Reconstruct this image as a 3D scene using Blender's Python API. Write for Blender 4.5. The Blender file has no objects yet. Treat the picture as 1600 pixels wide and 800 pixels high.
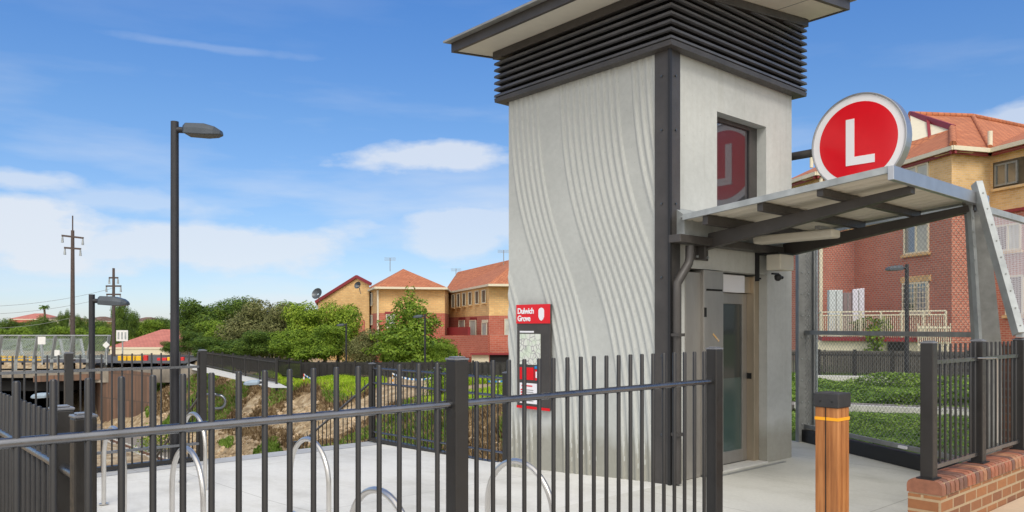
import bpy, bmesh, math, random
from mathutils import Vector, Matrix, noise
random.seed(11)
scene = bpy.context.scene
COL = scene.collection
F, HZ, EYE = 1221.0, 510.0, 1.6
SN, CS = 0.6626, 0.7490
PI = math.pi

# ---------------------------------------------------------------- survey helpers
def xy(px, D):
    l = (px-800)/F*D
    return (CS*l+SN*D, -SN*l+CS*D)
def pt(px, py, D):
    x, y = xy(px, D)
    return Vector((x, y, EYE+(HZ-py)*D/F))
def ad(x, y):                       # world -> (lateral, depth)
    return (CS*x-SN*y, SN*x+CS*y)
def wld(a, d):
    return (CS*a+SN*d, -SN*a+CS*d)

# ---------------------------------------------------------------- materials
MATS = {}
def new_mat(name):
    m = bpy.data.materials.new(name); m.use_nodes = True
    nt = m.node_tree; b = nt.nodes['Principled BSDF']
    MATS[name] = m
    return m, nt, b
def N(nt, t, **kw):
    n = nt.nodes.new(t)
    for k, v in kw.items():
        if k in n.inputs.keys(): n.inputs[k].default_value = v
        else: setattr(n, k, v)
    return n
def coord(nt, kind='UV'):
    return N(nt, 'ShaderNodeTexCoord').outputs[kind]
def mixrgb(nt, fac, a, b, mode='MIX'):
    n = nt.nodes.new('ShaderNodeMix'); n.data_type = 'RGBA'; n.blend_type = mode
    for sock, v in ((n.inputs[0], fac), (n.inputs[6], a), (n.inputs[7], b)):
        if hasattr(v, 'is_linked') or hasattr(v, 'links'): nt.links.new(v, sock)
        elif isinstance(v, (int, float)): sock.default_value = v
        else: sock.default_value = (*v, 1) if len(v) == 3 else v
    return n.outputs[2]
def ramp(nt, fac, stops):
    r = nt.nodes.new('ShaderNodeValToRGB'); nt.links.new(fac, r.inputs[0])
    el = r.color_ramp.elements
    while len(el) < len(stops): el.new(0.5)
    for e, (p, c) in zip(el, stops):
        e.position = p; e.color = (*c, 1) if hasattr(c, '__len__') else (c, c, c, 1)
    return r.outputs[0]
def noise_tex(nt, scale, detail=4, rough=0.55, kind='UV', vec=None, stretch=None):
    n = N(nt, 'ShaderNodeTexNoise'); n.inputs['Scale'].default_value = scale
    n.inputs['Detail'].default_value = detail; n.inputs['Roughness'].default_value = rough
    v = vec or coord(nt, kind)
    if stretch:
        mp = N(nt, 'ShaderNodeMapping'); mp.inputs['Scale'].default_value = stretch
        nt.links.new(v, mp.inputs[0]); v = mp.outputs[0]
    nt.links.new(v, n.inputs['Vector'])
    return n.outputs['Fac']
def bump(nt, b, h, strength=0.2, dist=0.01):
    n = N(nt, 'ShaderNodeBump'); n.inputs['Strength'].default_value = strength
    n.inputs['Distance'].default_value = dist
    nt.links.new(h, n.inputs['Height']); nt.links.new(n.outputs[0], b.inputs['Normal'])
def plain(name, col, rough=0.6, metal=0.0, var=0.12, scale=6.0, bmp=0.0, kind='Object', spec=None):
    m, nt, b = new_mat(name)
    f = noise_tex(nt, scale, 5, 0.6, kind)
    lo = tuple(c*(1-var) for c in col); hi = tuple(min(1, c*(1+var)) for c in col)
    c = ramp(nt, f, [(0.3, lo), (0.7, hi)])
    nt.links.new(c, b.inputs['Base Color'])
    b.inputs['Roughness'].default_value = rough; b.inputs['Metallic'].default_value = metal
    if spec is not None: b.inputs['Specular IOR Level'].default_value = spec
    if bmp: bump(nt, b, noise_tex(nt, scale*6, 3, 0.6, kind), bmp, 0.004)
    return m
def concrete(name, col, stain=0.25, streak=True, sc=1.0, bmp=0.25):
    m, nt, b = new_mat(name)
    uv = coord(nt)
    big = noise_tex(nt, 0.7*sc, 5, 0.6, vec=uv)
    c1 = ramp(nt, big, [(0.3, tuple(c*(1-stain) for c in col)), (0.65, tuple(min(1, c*(1+0.06)) for c in col))])
    fine = noise_tex(nt, 14*sc, 6, 0.7, vec=uv)
    c2 = mixrgb(nt, 0.5, c1, ramp(nt, fine, [(0.3, (0.82,)*3), (0.7, (1.06,)*3)]), 'MULTIPLY')
    if streak:
        st = noise_tex(nt, 1.0, 5, 0.65, vec=uv, stretch=(9, 0.55, 1))
        c2 = mixrgb(nt, 0.55, c2, ramp(nt, st, [(0.30, (0.86, 0.845, 0.81)), (0.5, (1, 1, 1))]), 'MULTIPLY')
    sp = N(nt, 'ShaderNodeTexVoronoi'); sp.inputs['Scale'].default_value = 9*sc
    nt.links.new(uv, sp.inputs['Vector'])
    c2 = mixrgb(nt, 0.5, c2, ramp(nt, sp.outputs['Distance'], [(0.035, (0.55,)*3), (0.07, (1,)*3)]), 'MULTIPLY')
    sv = N(nt, 'ShaderNodeSeparateXYZ'); nt.links.new(uv, sv.inputs[0])
    ga = N(nt, 'ShaderNodeMath', operation='MULTIPLY_ADD'); nt.links.new(noise_tex(nt, 3.5, 5, .7, vec=uv), ga.inputs[0]); ga.inputs[1].default_value = -.55; nt.links.new(sv.outputs[1], ga.inputs[2])
    c2 = mixrgb(nt, 1.0, c2, ramp(nt, ga.outputs[0], [(0.0, (.66, .63, .57)), (0.22, (1, 1, 1))]), 'MULTIPLY')
    nt.links.new(c2, b.inputs['Base Color']); b.inputs['Roughness'].default_value = 0.85
    bump(nt, b, fine, bmp, 0.004)
    return m
def paving(name, col, joint=(1.9, 1.9), dark=0.75, left=None):
    m, nt, b = new_mat(name)
    uv = coord(nt)
    big = noise_tex(nt, 0.55, 6, 0.65, vec=uv)
    c1 = ramp(nt, big, [(0.28, tuple(c*0.78 for c in col)), (0.5, col), (0.72, tuple(min(1, c*1.1) for c in col))])
    if left:      # paler towards -X: brighter exposure there put into the colour
        su = N(nt, 'ShaderNodeSeparateXYZ'); nt.links.new(uv, su.inputs[0])
        la = N(nt, 'ShaderNodeMath', operation='MULTIPLY_ADD'); nt.links.new(big, la.inputs[0]); la.inputs[1].default_value = 2.0; nt.links.new(su.outputs[0], la.inputs[2])
        lf = N(nt, 'ShaderNodeMapRange'); lf.inputs[1].default_value = 5.2; lf.inputs[2].default_value = 9.0; nt.links.new(la.outputs[0], lf.inputs[0])
        c1 = mixrgb(nt, lf.outputs[0], left, c1)
    fine = noise_tex(nt, 30, 5, 0.7, vec=uv)
    c2 = mixrgb(nt, 0.6, c1, ramp(nt, fine, [(0.3, (0.85,)*3), (0.7, (1.05,)*3)]), 'MULTIPLY')
    st = noise_tex(nt, 2.2, 5, 0.7, vec=uv, stretch=(1, 0.35, 1))
    c2 = mixrgb(nt, 0.6, c2, ramp(nt, st, [(0.35, (0.8, 0.79, 0.76)), (0.52, (1, 1, 1))]), 'MULTIPLY')
    br = N(nt, 'ShaderNodeTexBrick'); br.offset = 0.0
    br.inputs['Scale'].default_value = 1.0; br.inputs['Mortar Size'].default_value = 0.006
    br.inputs['Brick Width'].default_value = joint[0]; br.inputs['Row Height'].default_value = joint[1]
    br.inputs['Color1'].default_value = br.inputs['Color2'].default_value = (1, 1, 1, 1)
    br.inputs['Mortar'].default_value = (0.66, 0.65, 0.62, 1)
    nt.links.new(uv, br.inputs['Vector'])
    c2 = mixrgb(nt, 1.0, c2, br.outputs['Color'], 'MULTIPLY')
    nt.links.new(c2, b.inputs['Base Color']); b.inputs['Roughness'].default_value = 0.8
    bump(nt, b, fine, 0.3, 0.003)
    return m
def brick(name, c1, c2, mortar, w=0.24, h=0.086, ms=0.01, offset=0.5, rough=0.85, bias=0.0):
    m, nt, b = new_mat(name)
    uv = coord(nt)
    br = N(nt, 'ShaderNodeTexBrick'); br.offset = offset
    br.inputs['Scale'].default_value = 1.0; br.inputs['Mortar Size'].default_value = ms
    br.inputs['Brick Width'].default_value = w; br.inputs['Row Height'].default_value = h
    br.inputs['Color1'].default_value = (*c1, 1); br.inputs['Color2'].default_value = (*c2, 1)
    br.inputs['Mortar'].default_value = (*mortar, 1); br.inputs['Bias'].default_value = bias
    nt.links.new(uv, br.inputs['Vector'])
    f = noise_tex(nt, 0.8, 5, 0.65, vec=uv)
    c = mixrgb(nt, 0.7, br.outputs['Color'], ramp(nt, f, [(0.3, (0.8,)*3), (0.7, (1.12,)*3)]), 'MULTIPLY')
    f2 = noise_tex(nt, 25, 4, 0.7, vec=uv)
    c = mixrgb(nt, 0.6, c, ramp(nt, f2, [(0.3, (0.8,)*3), (0.7, (1.1,)*3)]), 'MULTIPLY')
    nt.links.new(c, b.inputs['Base Color']); b.inputs['Roughness'].default_value = rough
    inv = N(nt, 'ShaderNodeMath', operation='SUBTRACT'); inv.inputs[0].default_value = 1
    nt.links.new(br.outputs['Fac'], inv.inputs[1])
    bump(nt, b, inv.outputs[0], 0.5, 0.006)
    return m
def foliage(name, dark, mid, light):
    m, nt, b = new_mat(name)
    g = N(nt, 'ShaderNodeNewGeometry')
    big = noise_tex(nt, 0.9, 3, 0.6, 'Object')
    a = N(nt, 'ShaderNodeMath', operation='ADD'); nt.links.new(big, a.inputs[0])
    mm = N(nt, 'ShaderNodeMath', operation='MULTIPLY'); mm.inputs[1].default_value = 0.38
    nt.links.new(g.outputs['Random Per Island'], mm.inputs[0]); nt.links.new(mm.outputs[0], a.inputs[1])
    c = ramp(nt, a.outputs[0], [(0.36, dark), (0.62, mid), (0.86, light)])
    nt.links.new(c, b.inputs['Base Color']); b.inputs['Roughness'].default_value = 0.55
    b.inputs['Specular IOR Level'].default_value = 0.25
    t = N(nt, 'ShaderNodeBsdfTranslucent'); nt.links.new(c, t.inputs['Color'])
    mx = N(nt, 'ShaderNodeMixShader'); mx.inputs[0].default_value = 0.3
    nt.links.new(b.outputs[0], mx.inputs[1]); nt.links.new(t.outputs[0], mx.inputs[2])
    nt.links.new(mx.outputs[0], nt.nodes['Material Output'].inputs['Surface'])
    return m
def mesh_alpha(name, col, spacing=0.05, wire=0.14, metal=0.6):
    m, nt, b = new_mat(name)
    uv = coord(nt)
    mp = N(nt, 'ShaderNodeMapping'); mp.inputs['Rotation'].default_value = (0, 0, PI/4)
    mp.inputs['Scale'].default_value = (1/spacing,)*3
    nt.links.new(uv, mp.inputs[0])
    sp = N(nt, 'ShaderNodeSeparateXYZ'); nt.links.new(mp.outputs[0], sp.inputs[0])
    outs = []
    for i in (0, 1):
        fr = N(nt, 'ShaderNodeMath', operation='FRACT'); nt.links.new(sp.outputs[i], fr.inputs[0])
        lt = N(nt, 'ShaderNodeMath', operation='LESS_THAN'); lt.inputs[1].default_value = wire
        nt.links.new(fr.outputs[0], lt.inputs[0]); outs.append(lt.outputs[0])
    mx = N(nt, 'ShaderNodeMath', operation='MAXIMUM')
    nt.links.new(outs[0], mx.inputs[0]); nt.links.new(outs[1], mx.inputs[1])
    b.inputs['Base Color'].default_value = (*col, 1); b.inputs['Metallic'].default_value = metal
    b.inputs['Roughness'].default_value = 0.5
    tr = N(nt, 'ShaderNodeBsdfTransparent')
    ms = N(nt, 'ShaderNodeMixShader'); nt.links.new(mx.outputs[0], ms.inputs[0])
    nt.links.new(tr.outputs[0], ms.inputs[1]); nt.links.new(b.outputs[0], ms.inputs[2])
    nt.links.new(ms.outputs[0], nt.nodes['Material Output'].inputs['Surface'])
    return m
def dark_glass(name, tint=(0.02, 0.025, 0.03), refl=0.45, rough=0.02):
    m, nt, b = new_mat(name)
    b.inputs['Base Color'].default_value = (*tint, 1); b.inputs['Roughness'].default_value = 0.3
    g = N(nt, 'ShaderNodeBsdfGlossy'); g.inputs['Color'].default_value = (0.8, 0.82, 0.85, 1)
    g.inputs['Roughness'].default_value = rough
    ms = N(nt, 'ShaderNodeMixShader'); ms.inputs[0].default_value = refl
    nt.links.new(b.outputs[0], ms.inputs[1]); nt.links.new(g.outputs[0], ms.inputs[2])
    nt.links.new(ms.outputs[0], nt.nodes['Material Output'].inputs['Surface'])
    return m
def steel_brushed(name, col=(0.38, 0.36, 0.33), rough=0.42):
    m, nt, b = new_mat(name)
    st = noise_tex(nt, 1.0, 4, 0.6, stretch=(3.2, 0.9, 1))
    c = ramp(nt, st, [(0.3, tuple(c*0.82 for c in col)), (0.7, tuple(min(1, c*1.1) for c in col))])
    nt.links.new(c, b.inputs['Base Color']); b.inputs['Metallic'].default_value = 0.6
    fi = noise_tex(nt, 1.0, 3, 0.6, stretch=(120, 3, 1))
    r = ramp(nt, fi, [(0.3, rough-0.02), (0.7, rough+0.04)])
    nt.links.new(r, b.inputs['Roughness']); pass
    return m
def timber(name):
    m, nt, b = new_mat(name)
    g = noise_tex(nt, 1.0, 6, 0.65, kind='Object', stretch=(38, 38, 1.6))
    c = ramp(nt, g, [(0.25, (0.20, 0.065, 0.018)), (0.5, (0.42, 0.165, 0.05)), (0.75, (0.58, 0.27, 0.10))])
    l = noise_tex(nt, 2.5, 3, 0.6, kind='Object')
    c = mixrgb(nt, 0.6, c, ramp(nt, l, [(0.3, (0.75,)*3), (0.7, (1.15,)*3)]), 'MULTIPLY')
    nt.links.new(c, b.inputs['Base Color']); b.inputs['Roughness'].default_value = 0.45
    bump(nt, b, g, 0.25, 0.002)
    return m
def paint_dark(name, col, rough=0.32):
    m, nt, b = new_mat(name)
    f = noise_tex(nt, 3.0, 5, 0.6, 'Object')
    c = ramp(nt, f, [(0.3, tuple(c*0.8 for c in col)), (0.7, tuple(c*1.25 for c in col))])
    nt.links.new(c, b.inputs['Base Color'])
    f2 = noise_tex(nt, 30.0, 4, 0.7, 'Object')
    nt.links.new(ramp(nt, f2, [(0.3, rough-0.06), (0.7, rough+0.15)]), b.inputs['Roughness'])
    bump(nt, b, f2, 0.06, 0.002)
    return m

M_FENCE = paint_dark('charcoal_fence_paint', (0.021, 0.0195, 0.0185), 0.36)
M_STEEL = paint_dark('charcoal_steel_paint', (0.052, 0.047, 0.044), 0.42)
M_LOUVRE = paint_dark('louvre_paint', (0.085, 0.086, 0.092), 0.36)
M_BLACK = plain('black_rubber', (0.012, 0.012, 0.013), 0.5)
M_DARK = plain('dark_void', (0.01, 0.01, 0.01), 0.9)
M_CONC = concrete('pale_precast_concrete', (0.51, 0.52, 0.495), 0.14)
M_RIDGE = concrete('ridged_precast_concrete', (0.49, 0.505, 0.48), 0.16, False)
M_SOFFIT = plain('cream_soffit', (0.66, 0.63, 0.54), 0.6, var=0.04)
M_PAD = paving('pale_concrete_paving', (0.66, 0.655, 0.62), (3.4, 3.3))
M_FORE = paving('forecourt_concrete', (0.46, 0.455, 0.40), (3.0, 3.0), left=(0.63, 0.625, 0.59))
M_BORD = paving('grey_concrete_border', (0.43, 0.44, 0.45), (3.0, 3.0))
M_PATH = paving('sandy_footpath', (0.56, 0.43, 0.30), (1.6, 1.6))
M_GALV = plain('galvanised_steel', (0.34, 0.365, 0.37), 0.5, 0.25, 0.22, 5)
M_GALVD = plain('weathered_galvanised_steel', (0.25, 0.255, 0.245), 0.5, 0.2, 0.22, 7)
M_STAIN = steel_brushed('stainless_steel')
M_STAINW = steel_brushed('warm_stainless_steel', (0.48, 0.40, 0.30), 0.32)
M_HOOP = plain('satin_stainless_tube', (0.62, 0.60, 0.57), 0.28, 0.85, 0.06)
M_GLASS = dark_glass('window_glass', (0.010, 0.010, 0.014), 0.15)
M_DOORGLASS = dark_glass('lift_door_glass', (0.018, 0.026, 0.024), 0.08, 0.08)
M_DOORGLASS2 = dark_glass('green_lift_glass', (0.055, 0.095, 0.085), 0.08, 0.12)
M_RED = plain('gloss_sign_red', (0.68, 0.008, 0.018), 0.18, var=0.03)
M_WHITE = plain('sign_white', (0.80, 0.79, 0.82), 0.3, var=0.02)
M_SILVER = plain('brushed_aluminium', (0.45, 0.46, 0.48), 0.35, 0.8, 0.08)
M_TIMBER = timber('hardwood_post')
M_ORANGE = plain('reflective_orange', (0.95, 0.42, 0.02), 0.4, var=0.03)
M_BWALL = brick('brown_wall_brick', (0.36, 0.155, 0.06), (0.20, 0.085, 0.045), (0.42, 0.31, 0.19))
M_BNOSE = plain('bullnose_brick', (0.31, 0.115, 0.06), 0.7, var=0.45, scale=5, bmp=0.3)
M_BRED = brick('red_facade_brick', (0.50, 0.165, 0.105), (0.41, 0.12, 0.08), (0.52, 0.33, 0.26), 0.23, 0.086, 0.012)
M_BYEL = brick('yellow_facade_brick', (0.76, 0.50, 0.23), (0.63, 0.39, 0.16), (0.68, 0.50, 0.32), 0.23, 0.086, 0.012)
M_BRED2 = brick('distant_red_brick', (0.50, 0.14, 0.09), (0.42, 0.10, 0.06), (0.46, 0.22, 0.16), 0.46, 0.17, 0.02)
M_BYEL2 = brick('distant_yellow_brick', (0.80, 0.52, 0.22), (0.70, 0.42, 0.17), (0.60, 0.42, 0.22), 0.46, 0.17, 0.02)
M_TILE = brick('terracotta_roof_tile', (0.52, 0.19, 0.085), (0.42, 0.14, 0.06), (0.24, 0.08, 0.045), 0.3, 0.33, 0.018, 0.5)
M_TILEP = brick('salmon_roof_tile', (0.55, 0.20, 0.15), (0.48, 0.16, 0.12), (0.32, 0.11, 0.09), 0.4, 0.36, 0.02, 0.5)
M_CREAM = plain('cream_paint', (0.68, 0.62, 0.47), 0.5, var=0.05)
M_MAROON = plain('maroon_paint', (0.24, 0.025, 0.03), 0.45, var=0.1)
M_BLIND = plain('pale_window_blind', (0.46, 0.47, 0.42), 0.4, var=0.2, scale=1.5)
M_PANE = dark_glass('house_window_glass', (0.05, 0.06, 0.065), 0.25, 0.05)
M_BARK = plain('tree_bark', (0.12, 0.085, 0.06), 0.9, var=0.35)
M_POLE = plain('weathered_timber_pole', (0.085, 0.062, 0.055), 0.85, var=0.25)
M_ASPH = plain('asphalt', (0.09, 0.088, 0.085), 0.9, var=0.2, scale=2)
M_LC = plain('light_concrete_kerb', (0.55, 0.54, 0.50), 0.8, var=0.1)
M_YEL = plain('yellow_barrier', (0.85, 0.50, 0.02), 0.5, var=0.06)
M_REDP = plain('red_barrier', (0.65, 0.03, 0.03), 0.5, var=0.06)
M_ABUT = brick('brown_stained_masonry', (0.23, 0.13, 0.085), (0.15, 0.09, 0.06), (0.12, 0.08, 0.06), 0.5, 1.9, 0.05, 0.3)
M_RAIL = plain('rusty_rail', (0.16, 0.08, 0.05), 0.6, var=0.2)
M_BALL = plain('track_ballast', (0.20, 0.18, 0.16), 0.95, var=0.5, scale=9)
M_PALING = plain('weathered_paling', (0.115, 0.105, 0.095), 0.9, var=0.4, scale=2)
M_LEAFD = foliage('dark_foliage', (0.022, 0.044, 0.009), (0.075, 0.14, 0.02), (0.16, 0.24, 0.035))
M_LEAFM = foliage('mid_foliage', (0.034, 0.068, 0.008), (0.13, 0.22, 0.018), (0.26, 0.37, 0.04))
M_LEAFY = foliage('yellow_green_foliage', (0.045, 0.08, 0.008), (0.17, 0.27, 0.018), (0.33, 0.43, 0.045))
M_LEAFO = foliage('olive_foliage', (0.045, 0.052, 0.018), (0.14, 0.155, 0.05), (0.27, 0.27, 0.11))
M_GRASS = foliage('grass_blades', (0.09, 0.17, 0.01), (0.30, 0.46, 0.02), (0.50, 0.64, 0.06))
M_COVER = foliage('ground_cover_leaves', (0.04, 0.085, 0.012), (0.13, 0.23, 0.03), (0.26, 0.38, 0.07))
M_DRY = foliage('dry_scrub', (0.07, 0.045, 0.022), (0.20, 0.13, 0.065), (0.42, 0.31, 0.17))
M_MESH = mesh_alpha('fine_wire_mesh', (0.26, 0.27, 0.27), 0.045, 0.10, 0.2)
M_MESHD = mesh_alpha('dense_wire_mesh', (0.45, 0.45, 0.46), 0.03, 0.32, 0.1)
M_MESHF = mesh_alpha('bridge_wire_mesh', (0.30, 0.36, 0.34), 0.14, 0.22, 0.2)
M_HEAD = plain('lamp_head_grey', (0.06, 0.072, 0.085), 0.35, 0.2)
M_HEADSKY = plain('lamp_head_sky_sheen', (0.26, 0.33, 0.40), 0.35, 0.1)  # low heads: sky reflection on their tops put into the colour

# ---------------------------------------------------------------- mesh builder
class MB:
    def __init__(s): s.v = []; s.f = []; s.mi = []; s.sm = []
    def add(s, vs, fs, mi=0, smooth=False):
        o = len(s.v); s.v += [Vector(v) for v in vs]
        for f in fs: s.f.append([o+i for i in f]); s.mi.append(mi); s.sm.append(smooth)
        return s
    def box(s, x0, x1, y0, y1, z0, z1, mi=0):
        vs = [(x0,y0,z0),(x1,y0,z0),(x1,y1,z0),(x0,y1,z0),(x0,y0,z1),(x1,y0,z1),(x1,y1,z1),(x0,y1,z1)]
        return s.add(vs, [(0,3,2,1),(4,5,6,7),(0,1,5,4),(1,2,6,5),(2,3,7,6),(3,0,4,7)], mi)
    def prism(s, poly, z0, z1, mi=0):                 # vertical prism, poly CCW; z may be callables
        n = len(poly); f0 = z0 if callable(z0) else (lambda x, y: z0); f1 = z1 if callable(z1) else (lambda x, y: z1)
        vs = [(x, y, f0(x, y)) for x, y in poly]+[(x, y, f1(x, y)) for x, y in poly]
        fs = [tuple(range(n-1, -1, -1)), tuple(range(n, 2*n))]+[(i, (i+1) % n, n+(i+1) % n, n+i) for i in range(n)]
        return s.add(vs, fs, mi)
    def bar(s, p, q, w, h, up=(0, 0, 1), mi=0, w2=None, h2=None):   # rectangular bar from p to q
        p, q = Vector(p), Vector(q); d = (q-p).normalized(); u = Vector(up)
        if abs(d.dot(u)) > 0.99: u = Vector((0, 1, 0))
        r = d.cross(u).normalized(); u = r.cross(d).normalized()
        vs = []
        for c, ww, hh in ((p, w, h), (q, w2 or w, h2 or h)):
            for a, b in ((-1,-1),(1,-1),(1,1),(-1,1)): vs.append(c+r*a*ww/2+u*b*hh/2)
        return s.add(vs, [(0,1,2,3),(7,6,5,4),(0,4,5,1),(1,5,6,2),(2,6,7,3),(3,7,4,0)], mi)
    def tube(s, pts, r, n=12, mi=0, caps=True, radii=None, smooth=True):
        pts = [Vector(p) for p in pts]; m = len(pts); rings = []
        up = None
        for i, p in enumerate(pts):
            d = ((pts[min(i+1, m-1)]-p).normalized()+(p-pts[max(i-1, 0)]).normalized())
            d = d.normalized() if d.length > 1e-6 else Vector((0, 0, 1))
            if up is None:
                up = Vector((0, 0, 1)) if abs(d.z) < 0.9 else Vector((1, 0, 0))
            a = d.cross(up).normalized(); b = a.cross(d).normalized(); up = b
            rr = radii[i] if radii else r
            rings.append([p+a*math.cos(2*PI*k/n)*rr+b*math.sin(2*PI*k/n)*rr for k in range(n)])
        vs = [v for rg in rings for v in rg]
        fs = [(i*n+k, i*n+(k+1) % n, (i+1)*n+(k+1) % n, (i+1)*n+k) for i in range(m-1) for k in range(n)]
        s.add(vs, fs, mi, smooth)
        if caps:
            s.add(rings[0], [tuple(range(n))], mi); s.add(rings[-1], [tuple(range(n-1, -1, -1))], mi)
        return s
    def quad(s, a, b, c, d, mi=0): return s.add([a, b, c, d], [(0, 1, 2, 3)], mi)
    def build(s, name, mats, parent=None, loc=None, bevel=0.0):
        me = bpy.data.meshes.new(name)
        vs = s.v
        o_loc = Vector(loc) if loc is not None else Vector((0, 0, 0))
        me.from_pydata([v-o_loc for v in vs], [], s.f)
        if not isinstance(mats, (list, tuple)): mats = [mats]
        for m in mats: me.materials.append(m)
        me.polygons.foreach_set('material_index', s.mi)
        me.polygons.foreach_set('use_smooth', s.sm)
        me.update()
        if len(me.vertices) < 60000: auto_uv(me, o_loc)
        ob = bpy.data.objects.new(name, me); COL.objects.link(ob)
        if parent is not None:
            ob.parent = parent
            ob.location = o_loc-Vector(parent_world(parent))
        else: ob.location = o_loc
        if bevel:
            md = ob.modifiers.new('bevel', 'BEVEL'); md.width = bevel; md.segments = 2
            md.limit_method = 'ANGLE'; md.angle_limit = 0.7
        return ob
def parent_world(p):
    v = Vector(p.location)
    while p.parent: p = p.parent; v += Vector(p.location)
    return v
def auto_uv(me, off):
    uv = me.uv_layers.new(name='uv'); Z = Vector((0, 0, 1))
    for p in me.polygons:
        n = p.normal
        if abs(n.z) > 0.97: t, b = Vector((1, 0, 0)), Vector((0, 1, 0))
        else: t = Z.cross(n).normalized(); b = n.cross(t).normalized()
        for li in p.loop_indices:
            c = me.vertices[me.loops[li].vertex_index].co+off
            uv.data[li].uv = (c.dot(t), c.dot(b))
def props(o, label=None, cat=None, group=None, kind=None):
    if label: o['label'] = label
    if cat: o['category'] = cat
    if group: o['group'] = group
    if kind: o['kind'] = kind
    return o
def thing(name, loc, label, cat, group=None):
    o = bpy.data.objects.new(name, None); COL.objects.link(o); o.location = loc
    o.empty_display_size = 0.2
    return props(o, label, cat, group)
def copy_tree(o, parent=None):
    c = o.copy(); COL.objects.link(c)
    if parent is not None: c.parent = parent
    for ch in list(o.children): copy_tree(ch, c)
    return c
def dup_part(o, loc):
    c = o.copy(); COL.objects.link(c); c.parent = o.parent; c.location = Vector(loc)-parent_world(o.parent)
    return c

# ================================================================ SETTING: terrain
def sstep(x, a, b):
    t = max(0, min(1, (x-a)/(b-a))); return t*t*(3-2*t)
def lerp_profile(q, pr):
    for (q0, z0), (q1, z1) in zip(pr, pr[1:]):
        if q <= q1:
            if q <= q0: return z0
            return z0+(z1-z0)*(q-q0)/(q1-q0)
    return pr[-1][1]
PROF = [(-60, -3.0), (9, -3.0), (12.5, -6.0), (16.4, -6.0), (17.8, -4.4), (20.4, -2.1), (24, -1.25), (50, -2.3), (80, -2.4)]
def terr(a, d):
    q = 0.743*a+0.669*d
    z = lerp_profile(q, PROF)
    if 12 < q < 24 and d < 70: z += 0.35*noise.noise(Vector((a*0.35, d*0.35, 0)))*(1 if 15.5 < q else 0.1)
    # beyond the bridge the land comes back up to road level
    f = sstep(d, 74, 77)
    z = z*(1-f)+(-1.35 if q < 24 else z)*f if q < 24 else z
    r = sstep(a, 1.5, 5.2)*(1-sstep(d, 60, 90))
    z = z*(1-r)+0.02*r
    if d > 200: z += (d-200)*0.004
    return z
def lnsp(a, b, n): return [a+(b-a)*i/n for i in range(n+1)]
As = [-700, -400, -250, -170, -120, -90, -75]+lnsp(-65, 45, 140)+[55, 75, 110, 180, 300, 600]
Ds = [-60, -30, -12, -4]+lnsp(0, 75, 110)+[80, 88, 97, 110, 130, 160, 200, 300, 500, 900]
mb = MB(); vs = []
for d in Ds:
    for a in As:
        x, y = wld(a, d); vs.append((x, y, terr(a, d)))
nA = len(As)
fs = [(j*nA+i, j*nA+i+1, (j+1)*nA+i+1, (j+1)*nA+i) for j in range(len(Ds)-1) for i in range(nA-1)]
mb.add(vs, fs, 0, True)
m, nt, b = new_mat('embankment_ground')
g = N(nt, 'ShaderNodeNewGeometry'); sx = N(nt, 'ShaderNodeSeparateXYZ'); nt.links.new(g.outputs['Position'], sx.inputs[0])
nf = noise_tex(nt, 0.45, 6, 0.65, 'Object'); nf2 = noise_tex(nt, 2.5, 6, 0.7, 'Object')
rock = ramp(nt, nf2, [(0.3, (0.13, 0.085, 0.045)), (0.5, (0.34, 0.25, 0.145)), (0.7, (0.56, 0.48, 0.34))])
grs = ramp(nt, nf2, [(0.3, (0.05, 0.09, 0.015)), (0.7, (0.16, 0.22, 0.04))])
ad1 = N(nt, 'ShaderNodeMath', operation='MULTIPLY_ADD'); nt.links.new(nf, ad1.inputs[0]); ad1.inputs[1].default_value = 2.4
nt.links.new(sx.outputs[2], ad1.inputs[2])
fac = ramp(nt, ad1.outputs[0], [(0.0, 0.0), (0.35, 1.0)])
nt.links.new(mixrgb(nt, fac, rock, grs), b.inputs['Base Color']); b.inputs['Roughness'].default_value = 0.95
bump(nt, b, nf2, 0.8, 0.12)
props(mb.build('ground', m), kind='structure')

# pavement around the camera, forecourt, sloping pad
def pad_z(y):
    if y <= 4.89: return 0.0
    if y <= 7.36: return -0.155*(y-4.89)/2.47
    return -0.155-0.09*(y-7.36)/3.5
PADX0, PADX1, PADY1 = 0.72, 6.62, 10.9
mb = MB(); mb.box(-14, 24, -14, 2.15, -2.6, -0.004)
props(mb.build('footpath', M_PATH), kind='structure')
mb = MB(); mb.box(5.98, 24, -14, 2.149, -0.003, 0.12)
props(mb.build('raised_footpath', M_PATH), kind='structure')
mb = MB()
mb.prism([(-14, 2.15), (8.42, 2.15), (10.2, 5.45), (10.2, 6.2), (8.9, 6.2), (8.9, 4.9), (-14, 4.9)], -2.6, 0.0)
props(mb.build('forecourt', M_FORE), kind='structure')
mb = MB()
ys = [4.9]+lnsp(5.2, PADY1, 12)
vs = [(x, y, pad_z(y)) for y in ys for x in (PADX0, PADX1)]
n = len(ys)
fs = [(2*i, 2*i+1, 2*i+3, 2*i+2) for i in range(n-1)]
mb.add(vs, fs, 0, True)
mb.quad((PADX0, PADY1, -3.2), (PADX1, PADY1, -3.2), (PADX1, PADY1, pad_z(PADY1)), (PADX0, PADY1, pad_z(PADY1)))
mb.add([(PADX1, 4.9, -3.2), (PADX1, 4.9, 0), (PADX1, 7.36, pad_z(7.36)), (PADX1, PADY1, pad_z(PADY1)), (PADX1, PADY1, -3.2)], [(0, 1, 2, 3, 4)])
mb.add([(PADX0, 4.9, -3.2), (PADX0, 4.9, 0), (PADX0, 7.36, pad_z(7.36)), (PADX0, PADY1, pad_z(PADY1)), (PADX0, PADY1, -3.2)], [(4, 3, 2, 1, 0)])
props(mb.build('concrete_pad', M_PAD), kind='structure')
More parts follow.
